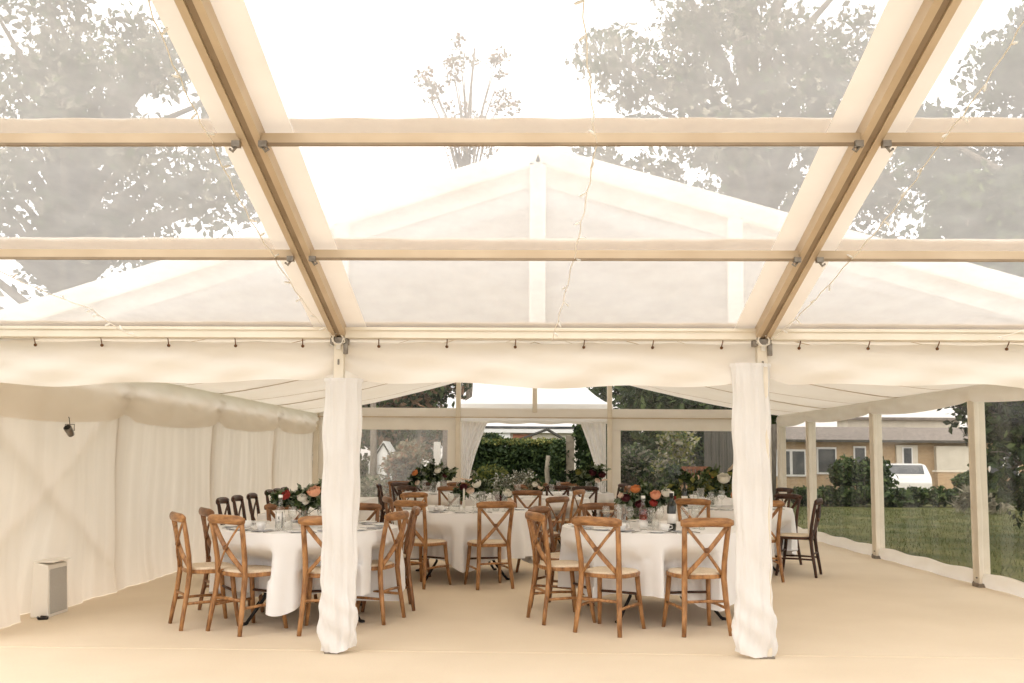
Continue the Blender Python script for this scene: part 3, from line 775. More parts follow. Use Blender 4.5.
# ------------------------------------------------------------------ things on the tables
TZ=.749
def wine_glass(x,y,label,h=.2,g='wine glasses'):
    s=h/.2; o=MB().lathe([(.034,0),(.034,.003),(.006,.008),(.0045,.085),(.010,.095),(.031,.118),(.038,.145),(.035,.175),(.031,.2),(.0295,.2),(.033,.175),(.036,.145),(.029,.119),(.0,.1)],20)
    q=o.build('wine_glass',M['glass'],None,(x,y,TZ)); q.scale=(s,s,s); return tag(q,label,'wine glass',g)
def tumbler(x,y,label,h=.1):
    o=MB().lathe([(.026,0),(.034,h),(.0325,h),(.025,.008),(0,.006)],18); q=o.build('tumbler',M['glass'],None,(x,y,TZ)); return tag(q,label,'tumbler','tumblers')
def bottle(x,y,label,kind='wine',mat=None,capm=None,lab=True):
    b=MB()
    if kind=='wine': pr=[(.036,0),(.0375,.01),(.0375,.19),(.033,.215),(.016,.24),(.0135,.26),(.0135,.3),(.015,.302),(.015,.31),(.0,.31)]
    else: pr=[(.034,0),(.038,.008),(.038,.15),(.034,.175),(.017,.2),(.0155,.25),(.018,.255),(.018,.262),(0,.262)]
    t=b.lathe(pr,20).build('bottle',mat or M['bottle_dark'],None,(x,y,TZ)); tag(t,label,'bottle','bottles')
    if lab: MB().lathe([(.0382,.06),(.0382,.14)],20).build('paper_label',M['paper'],t)
    if capm: MB().lathe([(.017,.262 if kind!='wine' else .275),(.0175,.264 if kind!='wine' else .276),(.0175,.285 if kind!='wine' else .311),(0,.286 if kind!='wine' else .312)],16).build('cap',capm,t)
    return t
def plate(x,y,label,r=.10):
    o=MB().lathe([(r*.55,.0),(r*.6,.003),(r,.014),(r,.017),(r*.6,.007),(0,.006)],28); q=o.build('side_plate',M['white_china'],None,(x,y,TZ)); return tag(q,label,'plate','white plates')
def cup(x,y,label):
    o=MB().lathe([(.022,0),(.026,.004),(.038,.03),(.042,.065),(.040,.065),(.035,.03),(0,.008)],20); q=o.build('teacup',M['white_china'],None,(x,y,TZ)); tag(q,label,'cup','white cups')
    MB().tube([(.038,0,.055),(.06,0,.052),(.062,0,.03),(.037,0,.022)],.004,6).build('handle',M['white_china'],q); return q
def knife(x,y,rz,label):
    b=MB(); b.box((0,-.05,.004),(.012,.1,.006)); b.add([(-.006,0,.003),(.009,0,.003),(.009,.08,.003),(0,.105,.003),(-.006,.06,.003),(-.006,0,.005),(.009,0,.005),(.009,.08,.005),(0,.105,.005),(-.006,.06,.005)],[(4,3,2,1,0),(5,6,7,8,9),(0,1,6,5),(1,2,7,6),(2,3,8,7),(3,4,9,8),(4,0,5,9)])
    return tag(b.build('knife',M['cutlery'],None,(x,y,TZ),rz),label,'knife','knives')
def fork(x,y,rz,label):
    b=MB(); b.box((0,-.035,.004),(.009,.12,.004)); b.box((0,.035,.004),(.022,.02,.004))
    for k in range(4): b.box((-.009+.006*k,.065,.004),(.003,.05,.003))
    return tag(b.build('fork',M['cutlery'],None,(x,y,TZ),rz),label,'fork','forks')
def napkin(x,y,rz,label):
    b=MB().grid(lambda u,v:((u-.5)*.09,(v-.5)*.19,.004+.008*math.sin(PI*u)*(1-.4*v)),6,6); b.grid(lambda u,v:((.5-u)*.09,(v-.5)*.19,.001),2,2)
    return tag(b.build('napkin',M['napkin'],None,(x,y,TZ),rz),label,'napkin','napkins')
def jar(x,y,r,h,label,name='glass_jar'):
    o=MB().lathe([(r*.95,0),(r,.006),(r,h),(r*.95,h),(r*.93,.012),(0,.01)],22); return tag(o.build(name,M['glass'],None,(x,y,TZ)),label,'glass jar','glass jars')
def candle(x,y,h,label):
    t=tag(MB().lathe([(.035,0),(.035,.006),(.012,.014),(.013,.05),(.016,.055),(0,.055)],16).build('candlestick',M['glass'],None,(x,y,TZ)),label,'candle')
    MB().lathe([(.011,.04),(.011,h),(.002,h+.004),(.001,h+.014),(0,h+.015)],12).build('candle_wax',M['petal_white'],t); return t

def leaves(b,blobs,n,size,mi=(0,),shell=.5,asp=.55,rg=None,droop=0):
    """n folded leaf quads scattered through ellipsoid blobs (x,y,z,rx,ry,rz)"""
    rg=rg or rng
    w=np.array([q[3]*q[4]*q[5] for q in blobs])**(2/3); w=w/w.sum()
    idx=rg.choice(len(blobs),n,p=w); B=np.array(blobs)[idx]
    d=rg.normal(size=(n,3)); d/=np.linalg.norm(d,axis=1)[:,None]
    rad=(shell+(1-shell)*rg.random(n))**.6 if shell<1 else np.ones(n)
    c=B[:,:3]+d*B[:,3:]*(rad*rg.uniform(.75,1.08,n))[:,None]
    t=rg.normal(size=(n,3)); t[:,2]-=droop; t/=np.linalg.norm(t,axis=1)[:,None]
    u=np.cross(t,rg.normal(size=(n,3))); u/=np.linalg.norm(u,axis=1)[:,None]+1e-9
    nn=np.cross(t,u); s=(size*rg.uniform(.6,1.4,n))[:,None]
    p0=c-t*s; p1=c+u*s*asp+nn*s*.15; p2=c+t*s; p3=c-u*s*asp+nn*s*.15
    V=np.stack([p0,p1,p2,p3],1).reshape(-1,3)
    base=len(b.v); b.v+=[tuple(v) for v in V.tolist()]
    ms=rg.choice(mi,n).tolist()
    for i in range(n):
        k=base+4*i; b.f.append((k,k+1,k+2,k+3)); b.m.append(ms[i]); b.s.append(False)
    return b
def rose(name,p,r,mat,parent,aim):
    """a rounded flower of overlapping cupped petals"""
    b=MB(); q=Vector(aim).normalized().to_track_quat('Z','Y').to_matrix()
    for ring,(k,rad,top,wd) in enumerate(((3,.42,.25,1.25),(5,.70,.62,.85),(6,.95,.98,.72),(7,1.08,1.35,.62))):
        for j in range(k):
            a=2*PI*(j+.37*ring)/k
            def fn(u,v):
                pol=2.5+(top-2.5)*v; th=(u-.5)*2*wd*(.55+.45*math.sin(PI*min(1,v*.9+.1)))
                R_=r*rad*(1+(.10*v*v if ring>1 else 0)+.05*math.cos(PI*(u-.5)*2)*v)
                if v>.95: R_*=1.05
                w=q@Vector((R_*math.sin(pol)*math.cos(a+th),R_*math.sin(pol)*math.sin(a+th),R_*math.cos(pol)*.85))
                return (p[0]+w.x,p[1]+w.y,p[2]+w.z)
            b.grid(fn,6,6)
    return b.build(name,mat,parent)
def arrangement(x,y,label,blobs,nleaf,flowers,vase_h=.14,vase_r=.07,lmats=('leaf_dark','leaf_mid','leaf_sage'),size=.035,plume=None,sprigs=14,vase_mat=None):
    t=thing('flower_arrangement',label,'flowers',(x,y,TZ),0,'table flower arrangements')
    MB().lathe([(vase_r*.7,0),(vase_r*.75,.005),(vase_r*.95,vase_h*.5),(vase_r*.8,vase_h*.85),(vase_r*.9,vase_h),(vase_r*.83,vase_h),(vase_r*.72,vase_h*.84),(vase_r*.85,vase_h*.5),(0,.01)],22).build('vase',vase_mat or M['glass'],t)
    b=MB(); rg=np.random.default_rng(int(abs(x*991+y*77)*100))
    leaves(b,blobs,nleaf,size,list(range(len(lmats))),.2,.5,rg)
    for k in range(sprigs):
        q=blobs[k%len(blobs)]; d=Vector(rg.normal(size=3)); d.z=abs(d.z)*.8; d.normalize()
        e=Vector(q[:3])+Vector((d.x*q[3],d.y*q[4],d.z*q[5]))*1.35
        b.tube([(0,0,vase_h*.6),Vector(q[:3]),e],[.0025,.002,.001],4,mi=0)
        for f in (.6,.75,.9,1):
            pp=Vector(q[:3]).lerp(e,f); leaves(b,[(pp.x,pp.y,pp.z,.012,.012,.012)],3,size*.6,[k%len(lmats)],.3,.45,rg)
    b.build('foliage',[M[m] for m in lmats],t)
    st=MB()
    for k in range(7):
        a=k*.9; st.tube([(.02*math.cos(a),.02*math.sin(a),.02),(.03*math.cos(a+.5),.03*math.sin(a+.5),vase_h*1.3)],.003,5)
    st.build('stems',M['leaf_mid'],t)
    for (nm,fx,fy,fz,r,m) in flowers:
        rose(nm,(fx,fy,fz),r*.82,M[m],t,(fx*2+rg.uniform(-.4,.4),-.55,.75+rg.uniform(-.2,.3)))
    if plume:
        a,c=plume; b=MB(); a,c=Vector(a),Vector(c)
        b.tube([a,a.lerp(c,.5)+Vector((0,0,.02)),c],[.004,.003,.001],5)
        for k in range(260):
            f=rg.random(); p=a.lerp(c,f); d=Vector(rg.normal(size=3)).normalized(); ln=.05*(.35+.65*f)
            e=p+(c-a).normalized()*.05+d*ln
            b.tube([p,p.lerp(e,.5)+d*.006,e],[.003,.0035,.001],3)
        b.build('dried_plume',M['plume'],t)
    return t
# front left table
ax,ay=-1.95,7.98
arrangement(ax-.0,ay+.05,'flower arrangement with a peach rose and red and white blooms on the front left table',
  [(-.20,0,.24,.10,.09,.08),(-.02,0,.23,.13,.11,.09),(.10,0,.28,.12,.1,.1),(.16,.02,.2,.09,.09,.08)],620,
  [('rose',.10,-.09,.305,.062,'petal_peach'),('bloom',-.15,-.07,.27,.048,'petal_red'),('white_bloom',-.0,-.10,.25,.045,'petal_white'),('white_bloom',.03,-.11,.215,.03,'petal_white'),('bloom',.20,-.05,.22,.03,'petal_plum')],.14,.06,('leaf_dark','leaf_sage','leaf_mid'))
q_=bottle(ax-.10,ay-.36,'clear bottle with white label and black print on the front left table','gin',M['glass'],M['paper'],True)
b=MB()
for (u0,u1,z0,z1) in ((-2.35,-2.2,.02,.15),(-.95,-.8,.02,.15),(-1.75,-1.68,.085,.115),(-1.68,-1.5,.095,.103),(-1.52,-1.46,.085,.115),(-1.85,-1.35,.066,.07)):
    b.grid(lambda u,v:(.0388*math.cos(u0+(u1-u0)*u),.0388*math.sin(u0+(u1-u0)*u),z0+(z1-z0)*v),4,1)
b.build('black_print',M['ink'],q_)
bottle(ax+.27,ay+.08,'dark wine bottle standing right of the flowers on the front left table','wine',None,M['black'])
wine_glass(ax+.0,ay-.36,'stemmed wine glass in front of the peach rose on the front left table',.19)
wine_glass(ax+.27,ay-.25,'stemmed wine glass by the left drape on the front left table',.2)
wine_glass(ax+.18,ay-.1,'stemmed wine glass under the wine bottle on the front left table',.18)
tumbler(ax+.12,ay-.42,'clear tumbler in front of the flowers on the front left table')
tumbler(ax-.13,ay-.25,'clear tumbler behind the printed bottle on the front left table')
cup(ax-.40,ay-.25,'white teacup on the front left table, left of the pair')
cup(ax-.25,ay-.38,'white teacup on the front left table, beside the printed bottle')
jar(ax-.02,ay-.44,.038,.11,'clear glass jar right of the printed bottle on the front left table')
candle(ax+.33,ay-.12,.3,'pale candle beside the left drape on the front left table')
# front right table
cx_,cy_=1.08,8.36
arrangement(cx_-.02,cy_+.1,'flower arrangement with orange lily and peach rose on the front right table',
  [(-.20,0,.22,.12,.1,.08),(.0,0,.22,.14,.12,.1),(.13,0,.26,.1,.1,.09),(-.05,.05,.30,.1,.09,.09)],560,
  [('lily',-.13,-.05,.33,.048,'petal_orange'),('rose',.04,-.12,.28,.05,'petal_peach'),('white_bloom',.14,-.10,.30,.05,'petal_white'),('bloom',-.22,-.08,.25,.045,'petal_plum'),('bloom',-.1,-.13,.2,.045,'petal_plum'),('white_bloom',-.26,-.05,.27,.03,'petal_blush'),('bloom',.02,-.12,.21,.04,'petal_red')],.15,.065,('leaf_dark','leaf_mid','leaf_sage'))
b_=bottle(cx_-.13,cy_-.36,'clear bottle of pink drink on the front right table','gin',M['glass'],M['paper'],False)
MB().lathe([(.0,.08),(.0372,.085),(.0372,.152),(.033,.176),(.0,.178)],18).build('pink_drink',M['pink'],b_)
MB().lathe([(.0386,.02),(.0386,.07)],18).build('paper_label',M['paper'],b_)
bottle(cx_+.10,cy_-.42,'tall dark wine bottle on the front right table','wine',None,M['black'])
bottle(cx_+.16,cy_-.05,'dark bottle with white cap behind the tall bottle on the front right table','wine',None,M['paper'])
for k,(dx,dy,h,lb) in enumerate(((-.33,-.22,.2,'left of the flowers'),(-.24,-.30,.19,'next left of the pink drink'),(.0,-.44,.2,'between the pink drink and the dark bottle'),(.22,-.38,.2,'right of the dark bottle'),(.34,-.2,.19,'behind the right chair'),(-.42,-.05,.18,'at far left near the chair rail'),(-.05,-.28,.18,'behind the pink drink'))):
    wine_glass(cx_+dx,cy_+dy,'stemmed wine glass %s on the front right table'%lb,h)
for k,(dx,dy,lb) in enumerate(((-.36,-.36,'leftmost'),(-.05,-.52,'in front of the pink drink'),(.2,-.52,'right of the white cup'),(.37,-.33,'rightmost'))):
    tumbler(cx_+dx,cy_+dy,'clear tumbler on the front right table, %s'%lb)
cup(cx_+.02,cy_-.58,'white teacup near the front edge of the front right table')
cup(cx_-.33,cy_-.5,'white teacup behind the rail of the near left chair, front right table')
jar(cx_-.29,cy_-.1,.04,.2,'tall clear carafe left of the flowers on the front right table','carafe')
# middle table
bx,by=-.80,10.80
arrangement(bx+.22,by+.02,'trailing green and white flower arrangement on the middle table',
  [(-.22,0,.2,.12,.1,.1),(.0,.0,.26,.16,.12,.12),(.25,0,.18,.1,.1,.1)],420,
  [('white_bloom',-.05,-.1,.3,.06,'petal_white'),('white_bloom',-.12,-.09,.22,.05,'petal_blush'),('bloom',-.2,-.08,.26,.05,'petal_plum'),('white_bloom',.3,-.08,.2,.06,'petal_white'),('bloom',.2,-.1,.14,.05,'petal_plum'),('white_bloom',.34,-.09,.1,.05,'petal_blush')],.15,.07,('leaf_dark','leaf_mid','leaf_sage'),.035)
jar(bx-.07,by-.28,.07,.19,'wide glass cylinder on the middle table, left of the candle')
jar(bx+.25,by-.35,.04,.22,'tall clear carafe behind the near chair of the middle table','carafe')
jar(bx+.40,by-.25,.04,.22,'second clear carafe right of the middle table flowers','carafe')
candle(bx+.05,by-.42,.25,'white candle on the middle table beside the glass cylinder')
for k,(dx,dy,h,lb) in enumerate(((.15,-.3,.21,'between candle and carafe'),(.33,-.42,.2,'between the two carafes'),(.5,-.3,.2,'at the right'),(.12,.45,.2,'at the far side'))):
    wine_glass(bx+dx,by+dy,'stemmed wine glass on the middle table, %s'%lb,h)
cup(bx-.20,by-.45,'white teacup on the middle table, right of a pair'); cup(bx-.31,by-.42,'white teacup on the middle table, left of a pair')
plate(bx-.24,by-.25,'larger white plate behind the teacups of the middle table',.12)
# right table
gx,gy=2.42,11.78
arrangement(gx-.12,gy+.2,'large flower arrangement with white bloom and pale plume on the right table',
  [(-.42,0,.2,.2,.14,.12),(-.05,0,.26,.24,.16,.14),(.3,0,.28,.22,.15,.16)],760,
  [('white_bloom',.12,-.14,.36,.085,'petal_white'),('white_bloom',-.38,-.1,.24,.055,'petal_blush'),('bloom',.26,-.12,.14,.06,'petal_orange'),('bloom',-.52,-.08,.1,.06,'petal_red'),('bloom',.3,-.1,.34,.06,'petal_blush'),('white_bloom',-.0,-.12,.41,.05,'leaf_yellow')],.16,.08,('leaf_dark','leaf_mid','leaf_sage','leaf_yellow'),.05,((.17,-.1,.44),(.38,-.08,.62)))
for k,(dx,dy,h,lb) in enumerate(((-.42,-.35,.21,'leftmost'),(-.25,-.4,.2,'second from left'),(-.1,-.3,.22,'third from left'),(.05,-.45,.2,'left of the dark bottle'),(.3,-.35,.2,'by the drape edge'))):
    wine_glass(gx+dx,gy+dy,'stemmed wine glass on the right table, %s'%lb,h)
bottle(gx+.14,gy-.4,'dark wine bottle on the right table beside the drape','wine',None,M['black'])
bottle(gx-.52,gy-.1,'dark bottle on the right table behind the near chair','wine',None,M['black'])
jar(gx-.33,gy-.15,.045,.24,'clear carafe among the glasses of the right table','carafe')
# farther tables
arrangement(-1.62,15.45,'dark leafy flower arrangement on the back left table',[(-.28,0,.22,.12,.12,.16),(.0,0,.34,.22,.16,.16),(.22,0,.32,.16,.14,.12)],420,
  [('bloom',-.3,-.1,.34,.06,'petal_orange'),('bloom',-.26,-.1,.18,.05,'petal_blush'),('white_bloom',.08,-.15,.38,.06,'petal_white'),('bloom',.2,-.1,.3,.05,'petal_plum')],.2,.07,('leaf_dark','leaf_mid','leaf_dark','leaf_sage'),.055)
arrangement(.98,16.1,'dark red and yellow flower arrangement on the table by the garden door',[(-.2,0,.26,.16,.14,.12),(.08,0,.34,.22,.16,.15)],420,
  [('bloom',-.18,-.12,.36,.06,'leaf_yellow'),('bloom',.06,-.14,.36,.07,'petal_plum'),('bloom',.22,-.12,.32,.07,'petal_plum'),('white_bloom',.14,-.14,.22,.05,'petal_blush')],.2,.07,('leaf_dark','leaf_mid','leaf_dark','leaf_sage'),.055)
arrangement(2.70,15.0,'dark green flower arrangement on the back right table behind others',[(-.2,0,.25,.2,.15,.14),(.15,0,.3,.2,.15,.16)],380,
  [('white_bloom',-.1,-.14,.3,.06,'petal_blush'),('bloom',.15,-.14,.34,.06,'petal_orange')],.18,.07,('leaf_dark','leaf_mid'),.055)
arrangement(.05,14.2,'small pale flower arrangement on the table behind the middle one',[(0,0,.16,.12,.1,.09)],180,
  [('white_bloom',0,-.09,.2,.05,'petal_white'),('bloom',.08,-.08,.16,.045,'petal_blush')],.1,.05,('leaf_mid','leaf_grey'),.04)
for (x,y,lb) in ((-1.85,15.3,'left of the dark flowers on the back left table'),(-1.75,15.15,'in front of the dark flowers on the back left table'),(-1.2,15.35,'right of the dark flowers on the back left table'),
   (1.1,15.85,'right of the flowers on the garden door table'),(1.25,16.1,'at the right edge of the garden door table'),(.45,15.8,'left of the flowers on the garden door table'),
   (.3,13.85,'right on the table behind the middle one'),(-.2,13.8,'left on the table behind the middle one'),
   (2.4,14.6,'left on the back right table'),(2.85,14.5,'right on the back right table'),(-2.45,10.2,'near end of the first long table by the wall'),(-2.5,10.9,'far end of the first long table by the wall')):
    wine_glass(x,y,'stemmed wine glass '+lb,.21)
bottle(-2.55,12.6,'dark wine bottle on the second long table by the left wall','wine',None,M['black'])
# a place laid in front of each chair
cnt={}
CHN={'A':['near left','left','near right','far left','right','far right','far','far middle'],'C':['near left','near right','left','far left','far'],'B':['near right','near left','right','left','far left'],'G':['near left','near right','right','far right'],'J':['near','near right','far'],'F':['near','left','far left','far','right','far right'],'E':['near','far right','far left','near left','left','rear left','rear'],'H':['right','left']}
WH={'A':'front left','C':'front right','B':'middle','G':'right','J':'second middle','F':'garden door','E':'back left','H':'back right'}
for (x,y,rz,tab) in CH:
    if tab not in CHN: continue
    k=cnt.get(tab,0); cnt[tab]=k+1
    if k>=len(CHN[tab]): continue
    tx,ty,r=TB[tab]; a=math.atan2(y-ty,x-tx); er=Vector((math.cos(a),math.sin(a))); et=Vector((-er.y,er.x))
    who='on the %s table at its %s seat'%(WH[tab],CHN[tab][k])
    rot=a+PI/2
    p=er*(r-.17); 
    if tab in 'BACG':
        q=er*(r-.16); napkin(tx+q.x,ty+q.y,rot,'folded grey napkin '+who)
        q=er*(r-.15)+et*.10; knife(tx+q.x,ty+q.y,rot,'steel knife '+who)
        q=er*(r-.15)-et*.10; fork(tx+q.x,ty+q.y,rot,'steel fork '+who)
    q=er*(r-.17)-et*.22; plate(tx+q.x,ty+q.y,'white side plate '+who,.085)

# ------------------------------------------------------------------ speaker cabinet and lamp by the left wall
t=thing('speaker_cabinet','white speaker cabinet with grey grille leaning at the foot of the left fabric wall','speaker',(-4.06,7.93,0),0); t.scale=(.88,.85,.91)
b=MB(); b.add([(-.10,-.20,0),(.07,-.20,0),(.07,.20,0),(-.10,.20,0),(-.10,-.19,.50),(.045,-.19,.47),(.045,.19,.47),(-.10,.19,.50)],[(3,2,1,0),(4,5,6,7),(0,1,5,4),(1,2,6,5),(2,3,7,6),(3,0,4,7)])
b.build('cabinet',M['whitebox'],t,bevel=.008)
b=MB(); b.add([(.074,-.165,.03),(.074,.165,.03),(.052,.165,.43),(.052,-.165,.43),(.06,-.165,.03),(.06,.165,.03),(.04,.165,.43),(.04,-.165,.43)],[(0,1,2,3),(7,6,5,4),(0,4,5,1),(1,5,6,2),(2,6,7,3),(3,7,4,0)])
b.build('grille',M['grille'],t)
MB().box((-.01,0,.5),(.20,.36,.012)).build('top_lip',M['whitebox'],t,bevel=.004)
o=MB().tube([(-4.06,7.72,.012),(-4.02,7.66,.012),(-3.96,7.68,.012),(-3.99,7.74,.012),(-4.05,7.75,.012)],.011,6).build('cable',M['black']); tag(o,'black cable end on the floor by the white speaker cabinet','cable')
t=thing('spotlight','small grey spotlight hanging on the left fabric wall','lamp',(-4.0,7.98,1.57),0); t.scale=(.8,.8,.8)
MB().tube([(0,.04,-.06),(0,-.02,-.01),(0,-.05,.015)],[.035,.04,.042],12).build('housing',M['steel'],t)
MB().tube([(0,-.051,.016),(0,-.055,.02)],[.034,.034],12).build('lens',M['black'],t)
MB().tube([(-.05,0,-.02),(-.05,0,.05),(.05,0,.05),(.05,0,-.02)],.006,6).build('yoke',M['steel'],t)
MB().tube([(0,0,.05),(-.01,0,.12),(-.02,.0,.13)],.004,5).build('cord',M['black'],t)

# ------------------------------------------------------------------ outside
def tree(name,label,cat,x,y,blobs,n,size,lm,trunk_r=.25,trunk_h=None,group=None,branches=True,asp=.55,shell=.25,z0=-.1,droop=0):
    t=thing(name,label,cat,(x,y,z0),0,group)
    rg=np.random.default_rng(int(abs(x*313+y*17)*10)+3)
    zc=min(q[2] for q in blobs); zt=max(q[2] for q in blobs)
    if trunk_r:
        b=MB(); th=trunk_h or zt
        b.tube([(0,0,-.05),(.02*th,0,th*.3),(-.01*th,.02*th,th*.65),(.02*th,0,th)],[trunk_r*1.25,trunk_r,trunk_r*.7,trunk_r*.3],9)
        b.build('trunk',M['bark'],t)
        if branches:
            b=MB()
            for q in blobs:
                p0=Vector((.01*th,0,max(.3*th,min(th*.9,q[2]*.7)))); p2=Vector(q[:3]); p1=p0.lerp(p2,.5)+Vector((0,0,.12*(p2-p0).length))
                b.tube([p0,p1,p2],[trunk_r*.4,trunk_r*.25,trunk_r*.08],6)
                for k in range(3):
                    d=Vector(rg.normal(size=3)).normalized(); e=p2+Vector((d.x*q[3],d.y*q[4],d.z*q[5]))*.9
                    b.tube([p2,p2.lerp(e,.5)+Vector((0,0,.1)),e],[trunk_r*.08,trunk_r*.05,trunk_r*.02],4)
            b.build('branches',M['bark'],t)
    b=MB(); leaves(b,blobs,n,size,list(range(len(lm))),shell,asp,rg,droop)
    b.build('crown',[M[m] for m in lm],t)
    return t
def blobset(n,cx,cy,cz,rx,ry,rz,br,seed):
    r=random.Random(seed); o=[]
    for i in range(n):
        while True:
            a,b,c=r.uniform(-1,1),r.uniform(-1,1),r.uniform(-1,1)
            if a*a+b*b+c*c<1: break
        k=br*r.uniform(.7,1.25); o.append((cx+a*rx,cy+b*ry,cz+c*rz,k,k,k*.8))
    return o
G_='trees around the tents'
tree('broadleaf_tree','tall broad tree seen through the left bay of the clear roof','tree',-12.4,24,blobset(60,0,0,9.4,4.9,3.2,5.6,1.15,5),14500,.125,('leaf_grey','leaf_mid','leaf_grey'),.38,9.5,G_)
tree('broadleaf_tree','huge leafy tree seen through the middle bay of the clear roof, right of centre','tree',7.4,31,blobset(80,0,0,13,6.4,3.6,7.2,1.25,8),20000,.145,('leaf_grey','leaf_mid','leaf_grey'),.5,14,G_,droop=.6)
tree('broadleaf_tree','dark tree beside the lawn outside the right window wall','tree',8.9,15.5,blobset(46,.2,0,5.6,2.7,2.4,4.0,.85,21)+[(-1.9,.2,3.0,.8,.8,.45),(-2.3,.2,2.75,.6,.6,.35),(-2.1,.3,3.6,.9,.8,.6),(-1.6,.1,2.6,.7,.7,.4),(-1.2,0,2.2,.8,.9,.6),(-.9,0,1.4,.8,.9,.8),(-.2,0,.8,.9,.9,.6),(.6,0,1.6,.9,.9,.8),(-.4,0,2.4,.9,.9,.8)],34000,.085,('leaf_dark','leaf_dark','leaf_mid'),.3,7,G_)
tree('slender_birch','thin sparse young tree seen through the clear roof, left of centre','tree',-2.2,29,blobset(34,0,0,12.9,1.6,1.2,2.2,.34,33),1500,.075,('leaf_grey','leaf_brown'),.10,14.6,G_)
tree('broadleaf_tree','bushy tree behind the back gable, seen in its left clear triangle','tree',-4.2,25,blobset(18,0,0,2.9,2.3,1.2,1.2,.8,41),9000,.12,('leaf_mid','leaf_dark','leaf_brown'),.16,3.2,G_)
tree('broadleaf_tree','bushy dark tree behind the back gable, seen in its right clear triangle','tree',4.1,24.5,blobset(20,0,0,2.9,2.6,1.2,1.3,.8,43),9500,.12,('leaf_dark','leaf_mid'),.16,3.2,G_)
tree('broadleaf_tree','distant tree behind the house, right of the dark lawn tree','tree',29,52,blobset(26,0,0,6,5,3,4,1.9,51),9000,.3,('leaf_dark','leaf_grey'),.35,6.5,G_)
tree('broadleaf_tree','distant grey tree left of the garden, behind the left triangle of the back gable','tree',-9.5,33,blobset(26,0,0,4.2,4.5,2.5,2.6,1.5,57),9000,.22,('leaf_mid','leaf_grey'),.3,4.6,G_)
# shrubs
def shrub(label,x,y,blobs,n,size,lm,name='shrub',cat='shrub'):
    return tree(name,label,cat,x,y,blobs,n,size,lm,.035,max(q[2] for q in blobs),'shrubs in the garden',True,shell=.15)
shrub('pale shrub outside the scuffed back window, left part',-3.95,20.6,blobset(9,0,0,.55,.6,.5,.4,.4,3),3500,.06,('leaf_pale','leaf_grey','leaf_mid'))
shrub('pale twiggy shrub outside the scuffed back window, middle part',-2.7,20.6,blobset(10,0,0,.9,.55,.4,.75,.42,4),3500,.06,('leaf_pale','leaf_brown','leaf_grey'))
shrub('low pale shrub outside the scuffed back window beside the white door',-1.75,21.6,blobset(8,0,0,.65,.4,.4,.5,.35,6),2600,.055,('leaf_pale','leaf_mid','leaf_brown'))
shrub('white flowering bush in front of the hedge, seen through the garden door',-.35,20.3,blobset(16,0,0,.85,.42,.35,.55,.24,9),3600,.032,('petal_white','leaf_pale','leaf_mid','leaf_pale'),'flowering_bush')
shrub('yellow green shrub by the left curtain, seen through the garden door',-.95,21.2,blobset(10,0,0,.9,.28,.3,.65,.28,10),3000,.045,('leaf_yellow','leaf_mid'))
shrub('round dark shrub above the hedge at the left of the garden door view',-1.25,27.5,blobset(5,0,0,1.9,.3,.3,.25,.3,12),1300,.06,('leaf_dark','leaf_mid'))
shrub('mid green shrub outside the right back window, left part',2.35,20.6,blobset(12,0,0,1.0,.55,.45,.8,.42,14),4200,.055,('leaf_mid','leaf_dark','leaf_grey'))
shrub('yellow green shrub outside the right back window, middle part',3.35,22.6,blobset(12,0,0,1.15,.6,.45,.85,.45,15),4200,.06,('leaf_yellow','leaf_mid','leaf_pale'))
shrub('dark round shrub outside the right back window below the white post',3.15,20.2,blobset(9,0,0,.7,.4,.35,.5,.33,16),3000,.05,('leaf_dark','leaf_mid'))
shrub('low shrub outside the right back window behind the orange lily',2.25,19.6,blobset(6,0,0,.45,.35,.3,.3,.28,17),1800,.045,('leaf_mid','leaf_pale'))
# hedge; sunlight on its top is put into yellow green leaf colour
t=thing('hedge','dark clipped hedge with yellow green top beyond the garden door','hedge',(-.35,25.8,-.1))
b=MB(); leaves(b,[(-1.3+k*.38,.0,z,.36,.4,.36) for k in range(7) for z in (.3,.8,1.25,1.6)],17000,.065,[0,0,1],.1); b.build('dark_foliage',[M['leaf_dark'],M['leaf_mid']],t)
b=MB(); leaves(b,[(-1.3+k*.38,-.02,1.86,.3,.4,.13) for k in range(7)],1800,.05,[0,1],.3); b.build('sunlit_top',[M['leaf_yellow'],M['leaf_mid']],t)
# ivy clad column and pale post
t=thing('ivy_column','ivy covered garden column right of the hedge','ivy',(1.0,23.2,-.1))
MB().box((-.05,0,1.0),(.2,.2,2.0)).build('post',M['palebark'],t)
b=MB(); leaves(b,[(.35,0,z,.36,.36,.4) for z in (.5,1.0,1.5,1.95,2.15)]+[(-.32,0,z,.25,.3,.35) for z in (.3,.8,1.3,1.6)],4200,.06,[0,0,1],.3); b.build('ivy',[M['leaf_dark'],M['leaf_mid']],t)
o=MB().tube([(0,0,0),(.03,0,.6),(-.02,0,1.1),(.02,0,1.5)],[.09,.075,.065,.06],9).build('tree_stump',M['palebark'],None,(.42,24.6,-.1)); tag(o,'pale bare trunk between the hedge and ivy column','trunk')
# path
b=MB().add([(-.7,17.9,-.1),(1.3,17.9,-.1),(1.3,22.5,-.1),(.9,25.2,-.1),(.2,25.2,-.1),(-.4,21,-.1)],[(0,1,2,3,4,5)]); 
structure(b.build('path',M['gravel']),'pale gravel path from the garden door','path')
